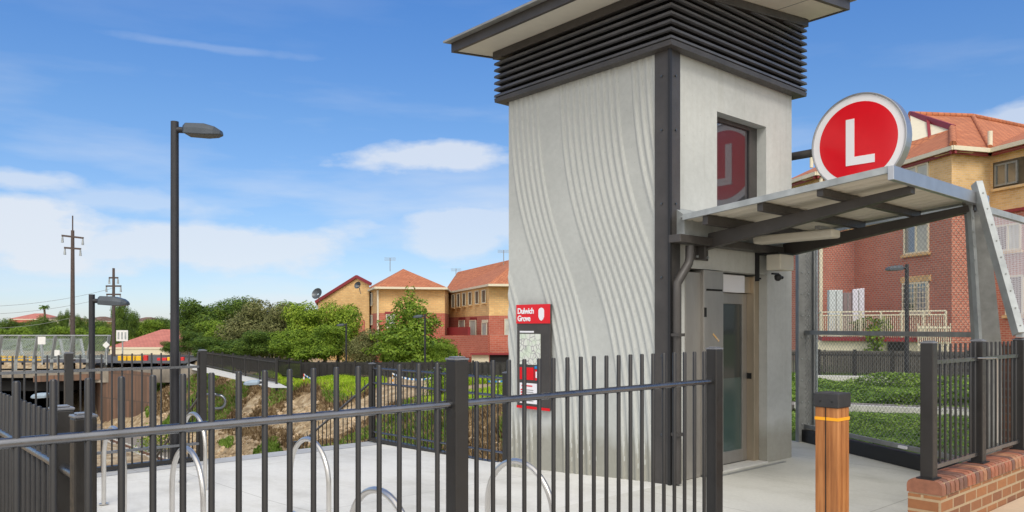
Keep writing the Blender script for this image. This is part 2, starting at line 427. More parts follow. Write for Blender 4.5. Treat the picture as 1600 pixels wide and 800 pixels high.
# darker border strip of the pad
mb = MB()
mb.quad((PADX0, 10.45, pad_z(10.45)+.004), (PADX1, 10.45, pad_z(10.45)+.004), (PADX1, PADY1, pad_z(PADY1)+.004), (PADX0, PADY1, pad_z(PADY1)+.004))
props(mb.build('pad_border', M_BORD), kind='structure')
# track bed under the bridge
mb = MB()
for q0, q1 in ((11.7, 16.9),):
    u = Vector((0.669, -0.743))
    def qp(q, s): a = 0.743*q-0.669*s; d = 0.669*q+0.743*s; return a, d
    pts = [wld(*qp(q0, 0)), wld(*qp(q1, 0)), wld(*qp(q1, 90)), wld(*qp(q0, 90))]
    mb.add([(x, y, -5.82) for x, y in pts], [(0, 1, 2, 3)])
props(mb.build('track_bed', M_BALL), kind='structure')
mb = MB()
tr = thing('railway_track', (0, 0, 0), 'rusty railway rails in the cutting leading under the road bridge', 'railway track')
for q in (13.0, 14.45):
    p0 = wld(*qp(q, 0)); p1 = wld(*qp(q, 88))
    r = MB().bar((*p0, -5.72), (*p1, -5.72), 0.07, 0.16); r.build('rail', M_RAIL, tr)
sl = MB()
for i in range(0, 130):
    s_ = i*0.66
    sl.bar((*wld(*qp(12.5, s_)), -5.8), (*wld(*qp(14.95, s_)), -5.8), 0.24, 0.09)
sl.build('sleepers', M_LC, tr)

# ================================================================ LIFT TOWER
TX0, TX1, TY0, TY1, TZ = 6.454, 8.89, 4.89, 7.356, 4.44
tower = thing('lift_tower', (TX0, TY0, 0), 'pale concrete lift tower with ribbed side wall, dark louvre band and overhanging roof', 'lift tower')
# --- ridged left face as a height field
def ridge_shift(z):
    return 0.98*(1-sstep(z, 0.6, 4.1)) if False else 0.98/(1+math.exp((z-2.35)/0.55))-0.02
RID = []
for lo, n_ in ((7.32, 6), (6.44, 10), (5.36, 4)):
    for k in range(n_): RID.append(lo-0.093*k)
for k in range(6): RID.append(8.35-0.093*k)
for k in range(3): RID.append(4.8-0.093*k)
mb = MB(); NY, NZ = 440, 90
y0, y1 = TY0+0.105, TY1
vs = []
for j in range(NZ+1):
    z = -0.32+(TZ+0.3+0.02)*j/NZ
    sh = ridge_shift(z)
    cs = [r-sh for r in RID]
    for i in range(NY+1):
        y = y0+(y1-y0)*i/NY
        h = 0
        for c in cs:
            t = abs(y-c)
            if t < 0.034: h = max(h, 0.016*math.sqrt(max(0, 1-(t/0.027)**1.6)))
        vs.append((TX0-h, y, z))
W = NY+1
fs = [(j*W+i, (j+1)*W+i, (j+1)*W+i+1, j*W+i+1) for j in range(NZ) for i in range(NY)]
mb.add(vs, fs, 0, True)
mb.build('ribbed_wall', M_RIDGE, tower, loc=(TX0, TY0, 0))
# --- front wall with openings
WX0, WX1, WZ0, WZ1 = 7.304, 8.308, 2.72, 3.94
DX0, DX1, DZ1 = 6.72, 8.33, 2.21
mb = MB()
def wall_holes(mb, x0, x1, z0, z1, y, holes, depth):
    xs = sorted({x0, x1, *[h[0] for h in holes], *[h[1] for h in holes]})
    zs = sorted({z0, z1, *[h[2] for h in holes], *[h[3] for h in holes]})
    for i in range(len(xs)-1):
        for j in range(len(zs)-1):
            cx, cz = (xs[i]+xs[i+1])/2, (zs[j]+zs[j+1])/2
            if any(h[0] < cx < h[1] and h[2] < cz < h[3] for h in holes): continue
            mb.quad((xs[i], y, zs[j]), (xs[i+1], y, zs[j]), (xs[i+1], y, zs[j+1]), (xs[i], y, zs[j+1]))
    for a, b_, c, d in holes:
        e = y+depth
        mb.quad((a, y, c), (a, y, d), (a, e, d), (a, e, c)); mb.quad((b_, y, d), (b_, y, c), (b_, e, c), (b_, e, d))
        mb.quad((a, y, d), (b_, y, d), (b_, e, d), (a, e, d)); mb.quad((b_, y, c), (a, y, c), (a, e, c), (b_, e, c))
wall_holes(mb, TX0+0.10, TX1, -0.3, TZ, TY0, [(WX0, WX1, WZ0, WZ1), (DX0, DX1, -0.0, DZ1)], 0.30)
mb.quad((TX1, TY0, -0.3), (TX1, TY1, -0.3), (TX1, TY1, TZ), (TX1, TY0, TZ))
mb.quad((TX1, TY1, -0.3), (TX0, TY1, -0.3), (TX0, TY1, TZ), (TX1, TY1, TZ))
mb.quad((TX0+.01, TY0+.01, TZ), (TX1, TY0+.01, TZ), (TX1, TY1, TZ), (TX0+.01, TY1, TZ))
mb.quad((TX0+0.10, TY0, -0.3), (TX0+0.10, TY0, TZ), (TX0+0.10, TY0+0.105, TZ), (TX0+0.10, TY0+0.105, -0.3))
mb.quad((TX0+0.10, TY0+0.105, -0.3), (TX0+0.10, TY0+0.105, TZ), (TX0, TY0+0.105, TZ), (TX0, TY0+0.105, -0.3))
mb.build('wall', M_CONC, tower, loc=(TX0, TY0, 0))
# chamfer shadow line at the base
# --- window
wf = MB(); yy = TY0+0.12
wf.box(WX0, WX0+.05, yy, yy+.06, WZ0, WZ1); wf.box(WX1-.16, WX1, yy, yy+.06, WZ0, WZ1)
wf.box(WX0+.05, WX1-.16, yy, yy+.06, WZ1-.05, WZ1); wf.box(WX0+.05, WX1-.16, yy, yy+.06, WZ0, WZ0+.05)
win = wf.build('window', M_STEEL, tower, loc=(WX0, yy, WZ0), bevel=0.004)
MB().box(WX0+.05, WX1-.16, yy+.02, yy+.04, WZ0+.05, WZ1-.05).build('pane', M_GLASS, win, loc=(WX0, yy, WZ0))
# --- lift entrance
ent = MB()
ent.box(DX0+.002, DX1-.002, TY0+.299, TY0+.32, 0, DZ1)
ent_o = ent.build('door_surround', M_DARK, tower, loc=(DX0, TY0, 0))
st = MB(); st.box(DX0+.004, 7.0, TY0-.004, TY0+.25, 0.004, 2.17); st.build('steel_lining', M_STAIN, tower, loc=(DX0, TY0, 0), bevel=.004)
st = MB(); st.box(6.995, 7.36, TY0-.045, TY0+.2, 0.02, 2.20); cp = st.build('call_panel', M_STAIN, tower, loc=(7, TY0, 0), bevel=.006)
MB().box(7.04, 7.33, TY0-.052, TY0-.0455, 1.98, 2.0).build('cover_seam', M_DARK, cp, loc=(7, TY0, 0))
MB().box(7.0, 7.04, TY0-.05, TY0-.0455, 1.70, 1.80).build('key_slot', M_DARK, cp, loc=(7, TY0, 0))
MB().box(7.10, 7.17, TY0-.05, TY0-.0455, 1.03, 1.10).build('call_button', M_SILVER, cp, loc=(7, TY0, 0))
MB().bar((7.16, TY0-.048, 1.52), (7.27, TY0-.048, 1.44), .004, .018, (1, 0, 0)).build('scuff_mark', M_BYEL, cp, loc=(7, TY0, 0))
MB().box(7.36, 8.06, TY0+.13, TY0+.25, 1.99, 2.19).build('light_box', M_WHITE, tower, loc=(7.4, TY0, 1.9), bevel=.004)
st = MB(); st.box(8.22, DX1-.004, TY0+.105, TY0+.285, 0.004, 2.19)
st.box(8.06, 8.219, TY0+.15, TY0+.28, 1.99, 2.18); jm = st.build('door_jamb', M_STAINW, tower, loc=(8.2, TY0, 0), bevel=.004)
MB().box(8.215, 8.2195, TY0+.14, TY0+.2, 0.98, 1.05).build('lock', M_DARK, jm, loc=(8.2, TY0, 0))
dr = MB(); yd = TY0+.20
for a, b_ in ((7.36, 7.42), (7.60, 7.70), (8.12, 8.219)): dr.box(a, b_, yd, yd+.05, 0.02, 1.985)
dr.box(7.42, 7.6, yd, yd+.05, 1.86, 1.985); dr.box(7.70, 8.12, yd, yd+.05, 1.86, 1.985)
dr.box(7.42, 7.6, yd, yd+.05, 0.02, .16); dr.box(7.70, 8.12, yd, yd+.05, 0.02, .16)
dro = dr.build('lift_door', M_STAIN, tower, loc=(7.4, yd, 0), bevel=.004)
MB().box(7.42, 7.6, yd+.02, yd+.03, .16, 1.86).box(7.70, 8.12, yd+.02, yd+.03, 1.0, 1.86).build('glass', M_DOORGLASS, dro, loc=(7.4, yd, 0))
MB().box(7.70, 8.12, yd+.019, yd+.031, .16, 1.0).build('frosted_glass', M_DOORGLASS2, dro, loc=(7.4, yd, 0))
MB().box(7.36, DX1-.01, TY0-.02, TY0+.19, -0.01, 0.018).build('sill', M_LC, tower, loc=(7.4, TY0, 0), bevel=.004)
MB().box(7.0, DX1+.2, TY0-.13, TY0-.09, 0.001, 0.006).build('drain_strip', M_GALVD, tower, loc=(7.4, TY0, 0))
# --- corner column: two flanges + web with bolts
cc = MB()
cx, cy = TX0-0.02, TY0-0.02
cc.box(TX0-.035, TX0-.02, TY0-.035, TY0+.155, -.02, TZ-.01)      # plate lying on ribbed face
cc.box(TX0-.02, TX0+.145, TY0-.035, TY0-.02, -.02, TZ-.01)        # plate on entrance face
cc.box(TX0-.02, TX0+.099, TY0-.02, TY0+.104, -.02, TZ-.01)
cco = cc.build('corner_column', M_STEEL, tower, loc=(cx, cy, 0), bevel=.004)
cr = MB(); cr.box(TX0-.065, TX0-.0355, TY0-.065, TY0-.0355, -.02, TZ-.01); cr.build('corner_angle', M_BLACK, cco, loc=(cx, cy, 0))
bl = MB()
for z in (0.5, 1.3, 2.1, 2.85, 3.6, 4.15):
    for c, dr_ in (((TX0-.035, TY0+.06, z), (-1, 0, 0)), ((TX0+.06, TY0-.035, z), (0, -1, 0))):
        c = Vector(c); MB().tube([c, c+Vector(dr_)*.014], .011, 8).build('bolt', M_HEAD, cco, loc=(cx, cy, 0))
# --- downpipe
dp = MB()
gy, gx = TY0-.14, TX0+.10
pts = [(gx+.06, gy, 2.42), (gx+.06, gy, 2.30), (gx+.04, gy+.0, 2.24), (gx-.05, gy+.03, 2.10), (gx-.10, gy+.04, 2.03), (gx-.10, gy+.04, 1.9), (gx-.10, gy+.04, 0.02)]
dp.tube(pts, .045, 16)
dpo = dp.build('downpipe', M_STEEL, tower, loc=(gx, gy, 0))
for z in (0.5, 1.5): MB().box(gx-.155, gx-.045, gy-.015, gy+.105, z, z+.03).build('pipe_bracket', M_STEEL, dpo, loc=(gx, gy, 0))
# --- louvre band
def roof_z(x): return 4.98+(x-5.8)*0.115          # underside (soffit) height
def ring(mb, z, x0, x1, y0, y1, prof):
    # prof: closed list of (out, dz); mitred rectangular ring
    n = len(prof); vs = []
    for (sx_, sy_) in ((0, 0), (1, 0), (1, 1), (0, 1)):
        for o, dz in prof:
            vs.append(((x0-o) if sx_ == 0 else (x1+o), (y0-o) if sy_ == 0 else (y1+o), z+dz))
    fs = [(c*n+k, ((c+1) % 4)*n+k, ((c+1) % 4)*n+(k+1) % n, c*n+(k+1) % n) for c in range(4) for k in range(n)]
    mb.add(vs, fs)
PR = [(0.10, -0.036), (0.133, -0.030), (0.128, -0.004), (0.10, 0.014), (0.03, 0.036), (0.02, 0.026), (0.085, -0.004)]
lv = MB(); z = 4.50
while z < 4.955:
    ring(lv, z, TX0, TX1, TY0, TY1, PR); z += 0.0805
# upper blades only where the sloping beam leaves room
n_ = len(PR)
while z < 5.30:
    xs_ = max(TX0-.1, TX0+(z-.03+.095-roof_z(TX0))/0.115)
    if xs_ > TX1-.1: break
    for fy, s_ in ((TY0, -1), (TY1, 1)):
        vs = [(xs_, fy+s_*o, z+dz) for o, dz in PR]+[(TX1+o, fy+s_*o, z+dz) for o, dz in PR]
        lv.add(vs, [(k, (k+1) % n_, n_+(k+1) % n_, n_+k) for k in range(n_)])
    vs = [(TX1+o, TY0-o, z+dz) for o, dz in PR]+[(TX1+o, TY1+o, z+dz) for o, dz in PR]
    lv.add(vs, [(k, (k+1) % n_, n_+(k+1) % n_, n_+k) for k in range(n_)])
    z += 0.0805
lvo = lv.build('louvre_band', M_LOUVRE, tower, loc=(TX0, TY0, TZ))
fl = MB(); ring(fl, 4.40, TX0, TX1, TY0, TY1, [(0.06, 0.0), (0.125, 0.005), (0.13, 0.055), (0.05, 0.07), (0.02, 0.07), (0.02, 0.0)])
fl.build('bottom_flashing', M_STEEL, lvo, loc=(TX0, TY0, TZ))
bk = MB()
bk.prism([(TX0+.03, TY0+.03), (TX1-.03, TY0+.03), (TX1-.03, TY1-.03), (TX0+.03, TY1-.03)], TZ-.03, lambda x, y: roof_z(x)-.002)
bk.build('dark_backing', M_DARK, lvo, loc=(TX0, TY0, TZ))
bm_ = MB()
for fy0, fy1 in ((TY0-.145, TY0+.02), (TY1-.02, TY1+.145)):
    bm_.prism([(TX0-.145, fy0), (TX1+.145, fy0), (TX1+.145, fy1), (TX0-.145, fy1)], lambda x, y: roof_z(x)-.095, lambda x, y: roof_z(x)-.003)
bm_.prism([(TX0-.145, TY0+.021), (TX0+.02, TY0+.021), (TX0+.02, TY1-.021), (TX0-.145, TY1-.021)], lambda x, y: roof_z(x)-.095, lambda x, y: roof_z(x)-.003)
bm_.prism([(TX1+.0, TY0+.021), (TX1+.14, TY0+.021), (TX1+.14, TY1-.021), (TX1+.0, TY1-.021)], lambda x, y: roof_z(x)-.095, lambda x, y: roof_z(x)-.003)
bm_.build('eaves_beam', M_STEEL, tower, loc=(TX0, TY0, TZ), bevel=.006)
# --- roof
RX0, RX1, RY0, RY1 = 5.86, 9.10, 4.33, 7.66
rf = MB()
poly = [(RX0, RY0), (RX1, RY0), (RX1, RY1), (RX0, RY1)]
rf.prism(poly, lambda x, y: roof_z(x), lambda x, y: roof_z(x)+.02)
rfo = rf.build('roof', M_SOFFIT, tower, loc=(TX0, TY0, 5))
jn = MB()
for x in (6.5, 7.4, 8.3): jn.prism([(x, RY0+.01), (x+.012, RY0+.01), (x+.012, RY1-.01), (x, RY1-.01)], lambda x, y: roof_z(x)-.003, lambda x, y: roof_z(x)+.001)
jn.build('soffit_joint', M_GALVD, rfo, loc=(TX0, TY0, 5))
fa = MB(); t_ = .045
for p in ([(RX0-t_, RY0-t_), (RX1+t_, RY0-t_), (RX1+t_, RY0), (RX0-t_, RY0)], [(RX0-t_, RY1), (RX1+t_, RY1), (RX1+t_, RY1+t_), (RX0-t_, RY1+t_)],
          [(RX0-t_, RY0), (RX0, RY0), (RX0, RY1), (RX0-t_, RY1)], [(RX1, RY0), (RX1+t_, RY0), (RX1+t_, RY1), (RX1, RY1)]):
    fa.prism(p, lambda x, y: roof_z(x)-.012, lambda x, y: roof_z(x)+.105)
fa.build('fascia', M_STEEL, rfo, loc=(TX0, TY0, 5), bevel=.004)
sh = MB(); o = .14
sh.prism([(RX0-o, RY0-o*.6), (RX1+o, RY0-o*.6), (RX1+o, RY1+o*.6), (RX0-o, RY1+o*.6)], lambda x, y: roof_z(x)+.106, lambda x, y: roof_z(x)+.13)
sh.build('roof_sheet', M_GALVD, rfo, loc=(TX0, TY0, 5))

# --- canopy over the entrance
CX0, CX1, CY0 = 6.487, 8.66, 2.72
def can_z(y): return 2.665+(TY0-y)*0.088           # underside of sheet
cs_ = MB()
nc = 26
vs = []
for i in range(nc*2+1):
    x = CX0+.02+(CX1-CX0-.04)*i/(nc*2)
    dz = 0.012 if i % 4 == 0 else 0.0
    vs += [(x, CY0+.03, can_z(CY0+.03)+dz), (x, TY0-.12, can_z(TY0-.12)+dz)]
cs_.add(vs, [(2*i, 2*i+1, 2*i+3, 2*i+2) for i in range(nc*2)])
cano = cs_.build('entrance_canopy', M_SOFFIT, tower, loc=(CX0, TY0, 2.6))
up = MB(); up.prism([(CX0+.01, CY0+.01), (CX1-.01, CY0+.01), (CX1-.01, TY0-.1), (CX0+.01, TY0-.1)], lambda x, y: can_z(y)+.022, lambda x, y: can_z(y)+.034)
up.build('canopy_sheet', M_GALV, cano, loc=(CX0, TY0, 2.6))
ed = MB()
ed2 = MB()
ed2.prism([(CX0-.012, CY0), (CX0+.02, CY0), (CX0+.02, TY0-.15), (CX0-.012, TY0-.15)], lambda x, y: can_z(y)-.012, lambda x, y: can_z(y)+.045)
ed.prism([(CX1-.02, CY0), (CX1+.012, CY0), (CX1+.012, TY0-.15), (CX1-.02, TY0-.15)], lambda x, y: can_z(y)-.012, lambda x, y: can_z(y)+.045)
ed.build('side_trim', M_GALV, cano, loc=(CX0, TY0, 2.6)); ed2.build('side_trim', M_GALV, cano, loc=(CX0, TY0, 2.6))
ff = MB(); zt = can_z(CY0)
ff.box(CX0-.03, CX1+.03, CY0-.05, CY0-.001, zt-.075, zt+.04)
ff.build('front_fascia', M_SILVER, cano, loc=(CX0, TY0, 2.6), bevel=.004)
for bx_ in (6.99, 8.50):
    b1 = MB()
    w = .045
    vs = []
    for x in (bx_-w, bx_+w):
        vs += [(x, TY0-.03, 2.40), (x, TY0-.03, 2.56), (x, CY0+.01, 2.80), (x, CY0+.01, 2.735)]
    b1.add(vs, [(0, 1, 2, 3), (7, 6, 5, 4), (0, 4, 5, 1), (1, 5, 6, 2), (2, 6, 7, 3), (3, 7, 4, 0)])
    bo = b1.build('beam', M_STEEL, cano, loc=(bx_, TY0, 2.4), bevel=.004)
    b2 = MB(); b2.box(bx_-.12, bx_+.12, TY0-.022, TY0-.002, 2.30, 2.66)
    b2.box(bx_-.09, bx_-.05, TY0-.12, TY0-.023, 2.30, 2.60)
    b2.build('wall_plate', M_STEEL, bo, loc=(bx_, TY0, 2.4), bevel=.003)
    b3 = MB()
    for z in (2.335, 2.62):
        for x in (bx_-.09, bx_+.09): MB().tube([(x, TY0-.023, z), (x, TY0-.045, z)], .014, 8).build('bolt', M_GALV, bo, loc=(bx_, TY0, 2.4))
for y in (4.50, 3.90, 3.32):
    h0 = 2.56+(TY0-.03-y)*(2.80-2.56)/(TY0-.04-CY0)
    MB().box(CX0+.03, CX1-.03, y-.03, y+.03, h0+.001, can_z(y)-.003).build('purlin', M_STEEL, cano, loc=(CX0, y, 2.6), bevel=.003)
gt = MB(); gt.box(CX0-.10, CX0+1.9, TY0-.19, TY0-.045, 2.44, 2.52)
gt.build('gutter', M_STEEL, cano, loc=(CX0, TY0, 2.5), bevel=.006)
ap = MB(); ap.prism([(CX0+.05, TY0-.13), (CX1, TY0-.13), (CX1, TY0-.002), (CX0+.05, TY0-.002)], lambda x, y: 2.53, lambda x, y: can_z(y)+.05+(0.10 if y > TY0-.05 else 0))
ap.build('apron_flashing', M_GALV, cano, loc=(CX0, TY0, 2.5))
lt = MB(); lt.box(7.62, 7.80, 3.75, 4.65, 2.50, 2.585)
lto = lt.build('light_fitting', M_SOFFIT, cano, loc=(7.7, 4.2, 2.5), bevel=.02)
for y_ in (3.85, 4.5): MB().box(7.55, 7.87, y_, y_+.05, 2.5855, 2.62).build('mounting_strap', M_GALVD, lto, loc=(7.7, 4.2, 2.5))

# --- loudspeaker box and camera under the canopy
sp = thing('loudspeaker', (8.05, TY0-.1, 2.3), 'beige box loudspeaker on a black bracket under the canopy at the tower wall', 'loudspeaker')
MB().box(8.10, 8.40, TY0-.30, TY0-.12, 2.24, 2.42).build('speaker_box', M_SOFFIT, sp, loc=(8.2, TY0-.2, 2.3), bevel=.012)
MB().box(8.06, 8.08, TY0-.05, TY0-.002, 2.12, 2.45).box(8.081, 8.42, TY0-.28, TY0-.002, 2.422, 2.44).box(8.08, 8.10, TY0-.06, TY0-.002, 2.14, 2.16).build('bracket', M_BLACK, sp, loc=(8.2, TY0-.2, 2.3))
cm = thing('security_camera', (8.3, TY0-.1, 2.1), 'small black dome security camera below the loudspeaker box', 'security camera')
c_ = MB(); c_.tube([(8.22, TY0-.2, 2.12), (8.22, TY0-.2, 2.14), (8.22, TY0-.2, 2.18), (8.22, TY0-.2, 2.20)], .05, 14, radii=[.015, .038, .042, .02])
c_.build('dome', M_BLACK, cm, loc=(8.3, TY0-.1, 2.1))
MB().bar((8.10, TY0-.2, 2.20), (8.22, TY0-.2, 2.20), .03, .02).tube([(8.24, TY0-.21, 2.165), (8.285, TY0-.22, 2.16)], .018, 10).build('arm', M_BLACK, cm, loc=(8.3, TY0-.1, 2.1))

# ================================================================ ROUND L SIGN
SXc, SYc, SZc, SR = 9.06, 4.13, 3.745, 0.555
sg = thing('round_sign', (SXc, SYc, SZc), 'round red sign with white letter L and silver rim above the lift canopy', 'sign')
def disc(x, r, th, n=64, smooth=True):
    m_ = MB(); m_.tube([(x, SYc, SZc), (x+th, SYc, SZc)], r, n); return m_
rim = MB()
def annulus(mb, x0, x1, r0, r1, n=72):
    vs = []
    for k in range(n):
        c, s_ = math.cos(2*PI*k/n), math.sin(2*PI*k/n)
        for x, r in ((x0, r0), (x0, r1), (x1, r1), (x1, r0)): vs.append((x, SYc+r*c, SZc+r*s_))
    fs = [(4*k+j, 4*((k+1) % n)+j, 4*((k+1) % n)+(j+1) % 4, 4*k+(j+1) % 4) for k in range(n) for j in range(4)]
    mb.add(vs, fs)
annulus(rim, SXc-.075, SXc+.075, SR-.02, SR); rim.build('rim', M_SILVER, sg, loc=(SXc, SYc, SZc), bevel=.004)
wh = disc(SXc-.062, SR-.0205, .124); wh.build('white_face', M_WHITE, sg, loc=(SXc, SYc, SZc))
for side in (-1, 1):
    rd = disc(SXc+side*.063-.001, SR-.098, .002); rd_o = rd.build('red_face', M_RED, sg, loc=(SXc, SYc, SZc))
    L = MB(); xx = SXc+side*.068
    # facing -X: viewer's right is -Y ; facing +X: viewer's right is +Y
    def P(u, v): return (xx, SYc+(u if side > 0 else -u), SZc+v)
    pol = [(-.135, -.27), (.20, -.27), (.20, -.175), (-.035, -.175), (-.035, .27), (-.135, .27)]
    th_ = .002*side
    vs = [P(u, v) for u, v in pol]+[(xx-th_*2, P(u, v)[1], P(u, v)[2]) for u, v in pol]
    n_ = 6
    L.add(vs, [tuple(range(6))]+[(i, (i+1) % 6, 6+(i+1) % 6, 6+i) for i in range(6)])
    L.build('letter', M_WHITE, rd_o, loc=(SXc, SYc, SZc))
ar = MB(); ar.tube([(SXc, SYc+SR-.01, SZc-.03), (SXc, SYc+1.3, SZc-.03)], .05, 16)
ar.box(TX1, SXc-.02, SYc+1.1, SYc+1.25, SZc-.14, SZc+.08)
ar.build('support_arm', M_STEEL, sg, loc=(SXc, SYc, SZc))

# ================================================================ STATION INFORMATION SIGN
def text_mesh(txt, size, loc, rot, mat, name, parent, off=0.0, extrude=0.0015, spacing=1.0, align='LEFT'):
    cu = bpy.data.curves.new(name, 'FONT'); cu.body = txt; cu.size = size; cu.offset = off
    cu.extrude = extrude; cu.align_x = align; cu.space_character = spacing; cu.resolution_u = 3
    tmp = bpy.data.objects.new('tmp', cu); COL.objects.link(tmp)
    dg = bpy.context.evaluated_depsgraph_get()
    me = bpy.data.meshes.new_from_object(tmp.evaluated_get(dg))
    bpy.data.objects.remove(tmp)
    me.materials.clear(); me.materials.append(mat)
    o = bpy.data.objects.new(name, me); COL.objects.link(o)
    o.parent = parent; o.location = Vector(loc)-parent_world(parent); o.rotation_euler = rot
    return o
PY0, PY1, PZ0, PZ1 = 6.56, 7.14, 0.61, 1.86
PX = TX0-.055
si = thing('information_sign', (PX, (PY0+PY1)/2, PZ0), 'tall station panel with red Dulwich Grove header and map on the ribbed wall', 'sign')
sl_ = (PX, PY0, PZ0)
MB().box(PX, TX0-.026, PY0, PY1, PZ0, PZ1).build('backboard', M_STEEL, si, loc=sl_, bevel=.003)
def card(y_from_left0, y_from_left1, z0, z1, mat, name, lift=.003, par=None):
    return MB().box(PX-lift-.002, PX-lift+.0019, PY1-y_from_left1, PY1-y_from_left0, z0, z1).build(name, mat, par or si, loc=sl_)
hd = card(-.006, .586, PZ1-.225, PZ1+.004, M_RED, 'header', .006)
card(0, .58, PZ0-.004, PZ0+.028, M_RED, 'bottom_strip', .006)
RX_ = (PI/2, 0, -PI/2)
text_mesh('Dulwich', .095, (PX-.0105, PY1-.02, PZ1-.105), RX_, M_WHITE, 'lettering', hd, .003, spacing=.92)
text_mesh('Grove', .095, (PX-.0105, PY1-.02, PZ1-.195), RX_, M_WHITE, 'lettering', hd, .003, spacing=.92)
em = MB(); cy_, cz_ = PY1-.44, PZ1-.115
prof = [(-.048, .05), (-.03, .07), (0, .078), (.03, .07), (.048, .05), (.048, -.03), (.03, -.062), (0, -.078), (-.03, -.062), (-.048, -.03)]
em.add([(PX-.0105, cy_-u, cz_+v) for u, v in prof]+[(PX-.0085, cy_-u, cz_+v) for u, v in prof],
       [tuple(range(9, -1, -1))]+[(i, (i+1) % 10, 10+(i+1) % 10, 10+i) for i in range(10)])
emo = em.build('emblem', M_WHITE, hd, loc=sl_)
inner = MB().box(PX-.0125, PX-.0108, cy_-.012, cy_+.012, cz_-.03, cz_+.035)
m, nt, b = new_mat('printed_map')
mp1 = N(nt, 'ShaderNodeTexVoronoi', feature='DISTANCE_TO_EDGE'); mp1.inputs['Scale'].default_value = 14
nt.links.new(coord(nt), mp1.inputs['Vector'])
c = ramp(nt, mp1.outputs['Distance'], [(0.03, (0.32, 0.30, 0.32)), (0.07, (0.66, 0.68, 0.62))])
c = mixrgb(nt, ramp(nt, noise_tex(nt, 9, 3, .5), [(0.45, 0.0), (0.62, 0.6)]), c, (0.55, 0.66, 0.50))
nt.links.new(c, b.inputs['Base Color']); b.inputs['Roughness'].default_value = 0.25
card(.055, .305, PZ1-.335, PZ1-.315, M_WHITE, 'title_line')
card(.055, .42, PZ1-.72, PZ1-.35, m, 'map')
card(.055, .30, PZ1-.905, PZ1-.755, M_RED, 'red_notice')
n2 = card(.32, .42, PZ1-.905, PZ1-.775, M_RED, 'small_notice')
MB().box(PX-.008, PX-.0055, PY1-.40, PY1-.34, PZ1-.875, PZ1-.80).build('symbol', M_WHITE, n2, loc=sl_)
m_blue = plain('sign_blue', (0.02, 0.22, 0.55), 0.4)
card(.32, .42, PZ1-.765, PZ1-.735, m_blue, 'blue_notice')
nt_ = card(.055, .42, PZ1-1.19, PZ1-.945, M_WHITE, 'timetable')
MB().box(PX-.008, PX-.0055, PY1-.28, PY1-.09, PZ1-.985, PZ1-.970).build('printed_lines', M_RED, nt_, loc=sl_)
tl = MB()
for k in range(5): tl.box(PX-.008, PX-.0055, PY1-.115, PY1-.075, PZ1-1.035-k*.032, PZ1-1.018-k*.032)
tl.build('printed_lines', M_RED, nt_, loc=sl_)
tl = MB()
for k in range(6): tl.box(PX-.008, PX-.0055, PY1-.30, PY1-.13, PZ1-1.03-k*.026, PZ1-1.023-k*.026)
tl.build('printed_lines', M_GALVD, nt_, loc=sl_)

# ================================================================ FENCES
def fence(name, label, origin, dirv, posts, pk, z_top, z_rails, z0, picket_r=.0125, post_w=.09, rail_r=.02, post_top=None,
          zslope=0.0, cap=True, round_picket=True, kerb=None, rail_sq=False, cat='fence', mat=None, skip=None):
    """posts / pk: distances along dirv. z functions may slope with distance."""
    mat = mat or M_FENCE
    ox, oy = origin; dx, dy = dirv
    ang = math.atan2(dy, dx)
    t = thing(name, (ox, oy, z0), label, cat)
    def P(s, z): return Vector((ox+dx*s, oy+dy*s, z+zslope*s))
    pt_ = post_top if post_top is not None else z_top+.01
    proto = None
    for s_ in posts:
        if proto is None:
            mb = MB(); hw = post_w/2
            mb.box(-hw, hw, -hw, hw, 0, pt_-z0)
            me_o = mb.build('post', mat, t, loc=None, bevel=.006); proto = me_o
            me_o.rotation_euler = (0, 0, ang); me_o.location = P(s_, 0)-Vector((ox, oy, 0))
            if cap:
                c = MB(); c.box(-hw-.003, hw+.003, -hw-.003, hw+.003, pt_-z0, pt_-z0+.012)
                c.box(-hw+.012, hw-.012, -hw+.012, hw-.012, pt_-z0+.012, pt_-z0+.02)
                co = c.build('cap', M_CAP, proto, loc=None, bevel=.005); co.location = (0, 0, 0)
        else:
            c = proto.copy(); COL.objects.link(c); c.parent = t; c.location = P(s_, 0)-Vector((ox, oy, 0))
            for g_ in proto.children:
                e = g_.copy(); COL.objects.link(e); e.parent = c
    pp = None
    for s_ in pk:
        if pp is None:
            mb = MB(); zb = 0
            mb.tube([(0, 0, .06), (0, 0, z_top-z0-.006), (0, 0, z_top-z0)], picket_r, 10, radii=[picket_r, picket_r, picket_r*.7])
            pp = mb.build('picket', mat, t, loc=None); pp.location = P(s_, 0)-Vector((ox, oy, 0))
        else:
            c = pp.copy(); COL.objects.link(c); c.parent = t; c.location = P(s_, 0)-Vector((ox, oy, 0))
    s0, s1 = min(posts), max(posts)
    for zr in z_rails:
        mb = MB()
        if rail_sq: mb.bar(P(s0, zr), P(s1, zr), rail_r*2, rail_r*2)
        else: mb.tube([P(s0, zr), P(s1, zr)], rail_r, 14)
        mb.build('rail', M_RAILP, t, loc=(ox, oy, z0))
    if kerb:
        MB().bar(P(s0, kerb), P(s1, kerb), .10, .05).build('base_rail', mat, t, loc=(ox, oy, z0))
    return t
M_CAP = paint_dark('post_cap', (0.16, 0.165, 0.18), 0.25)
M_RAILP = paint_dark('rail_paint', (0.20, 0.205, 0.22), 0.26); M_RAILP.node_tree.nodes['Principled BSDF'].inputs['Metallic'].default_value = .95
NFY = 3.38
pk = []
POSTS = [-2.256, 0.168, 2.592, 5.016]
for a, b_ in zip(POSTS, POSTS[1:]):
    k = a+.135
    while k < b_-.06: pk.append(k); k += .1198
pk = [k for k in pk if k > -1.0]
def span(a, b_, st): 
    o_ = []; k = a
    while k < b_: o_.append(k); k += st
    return o_
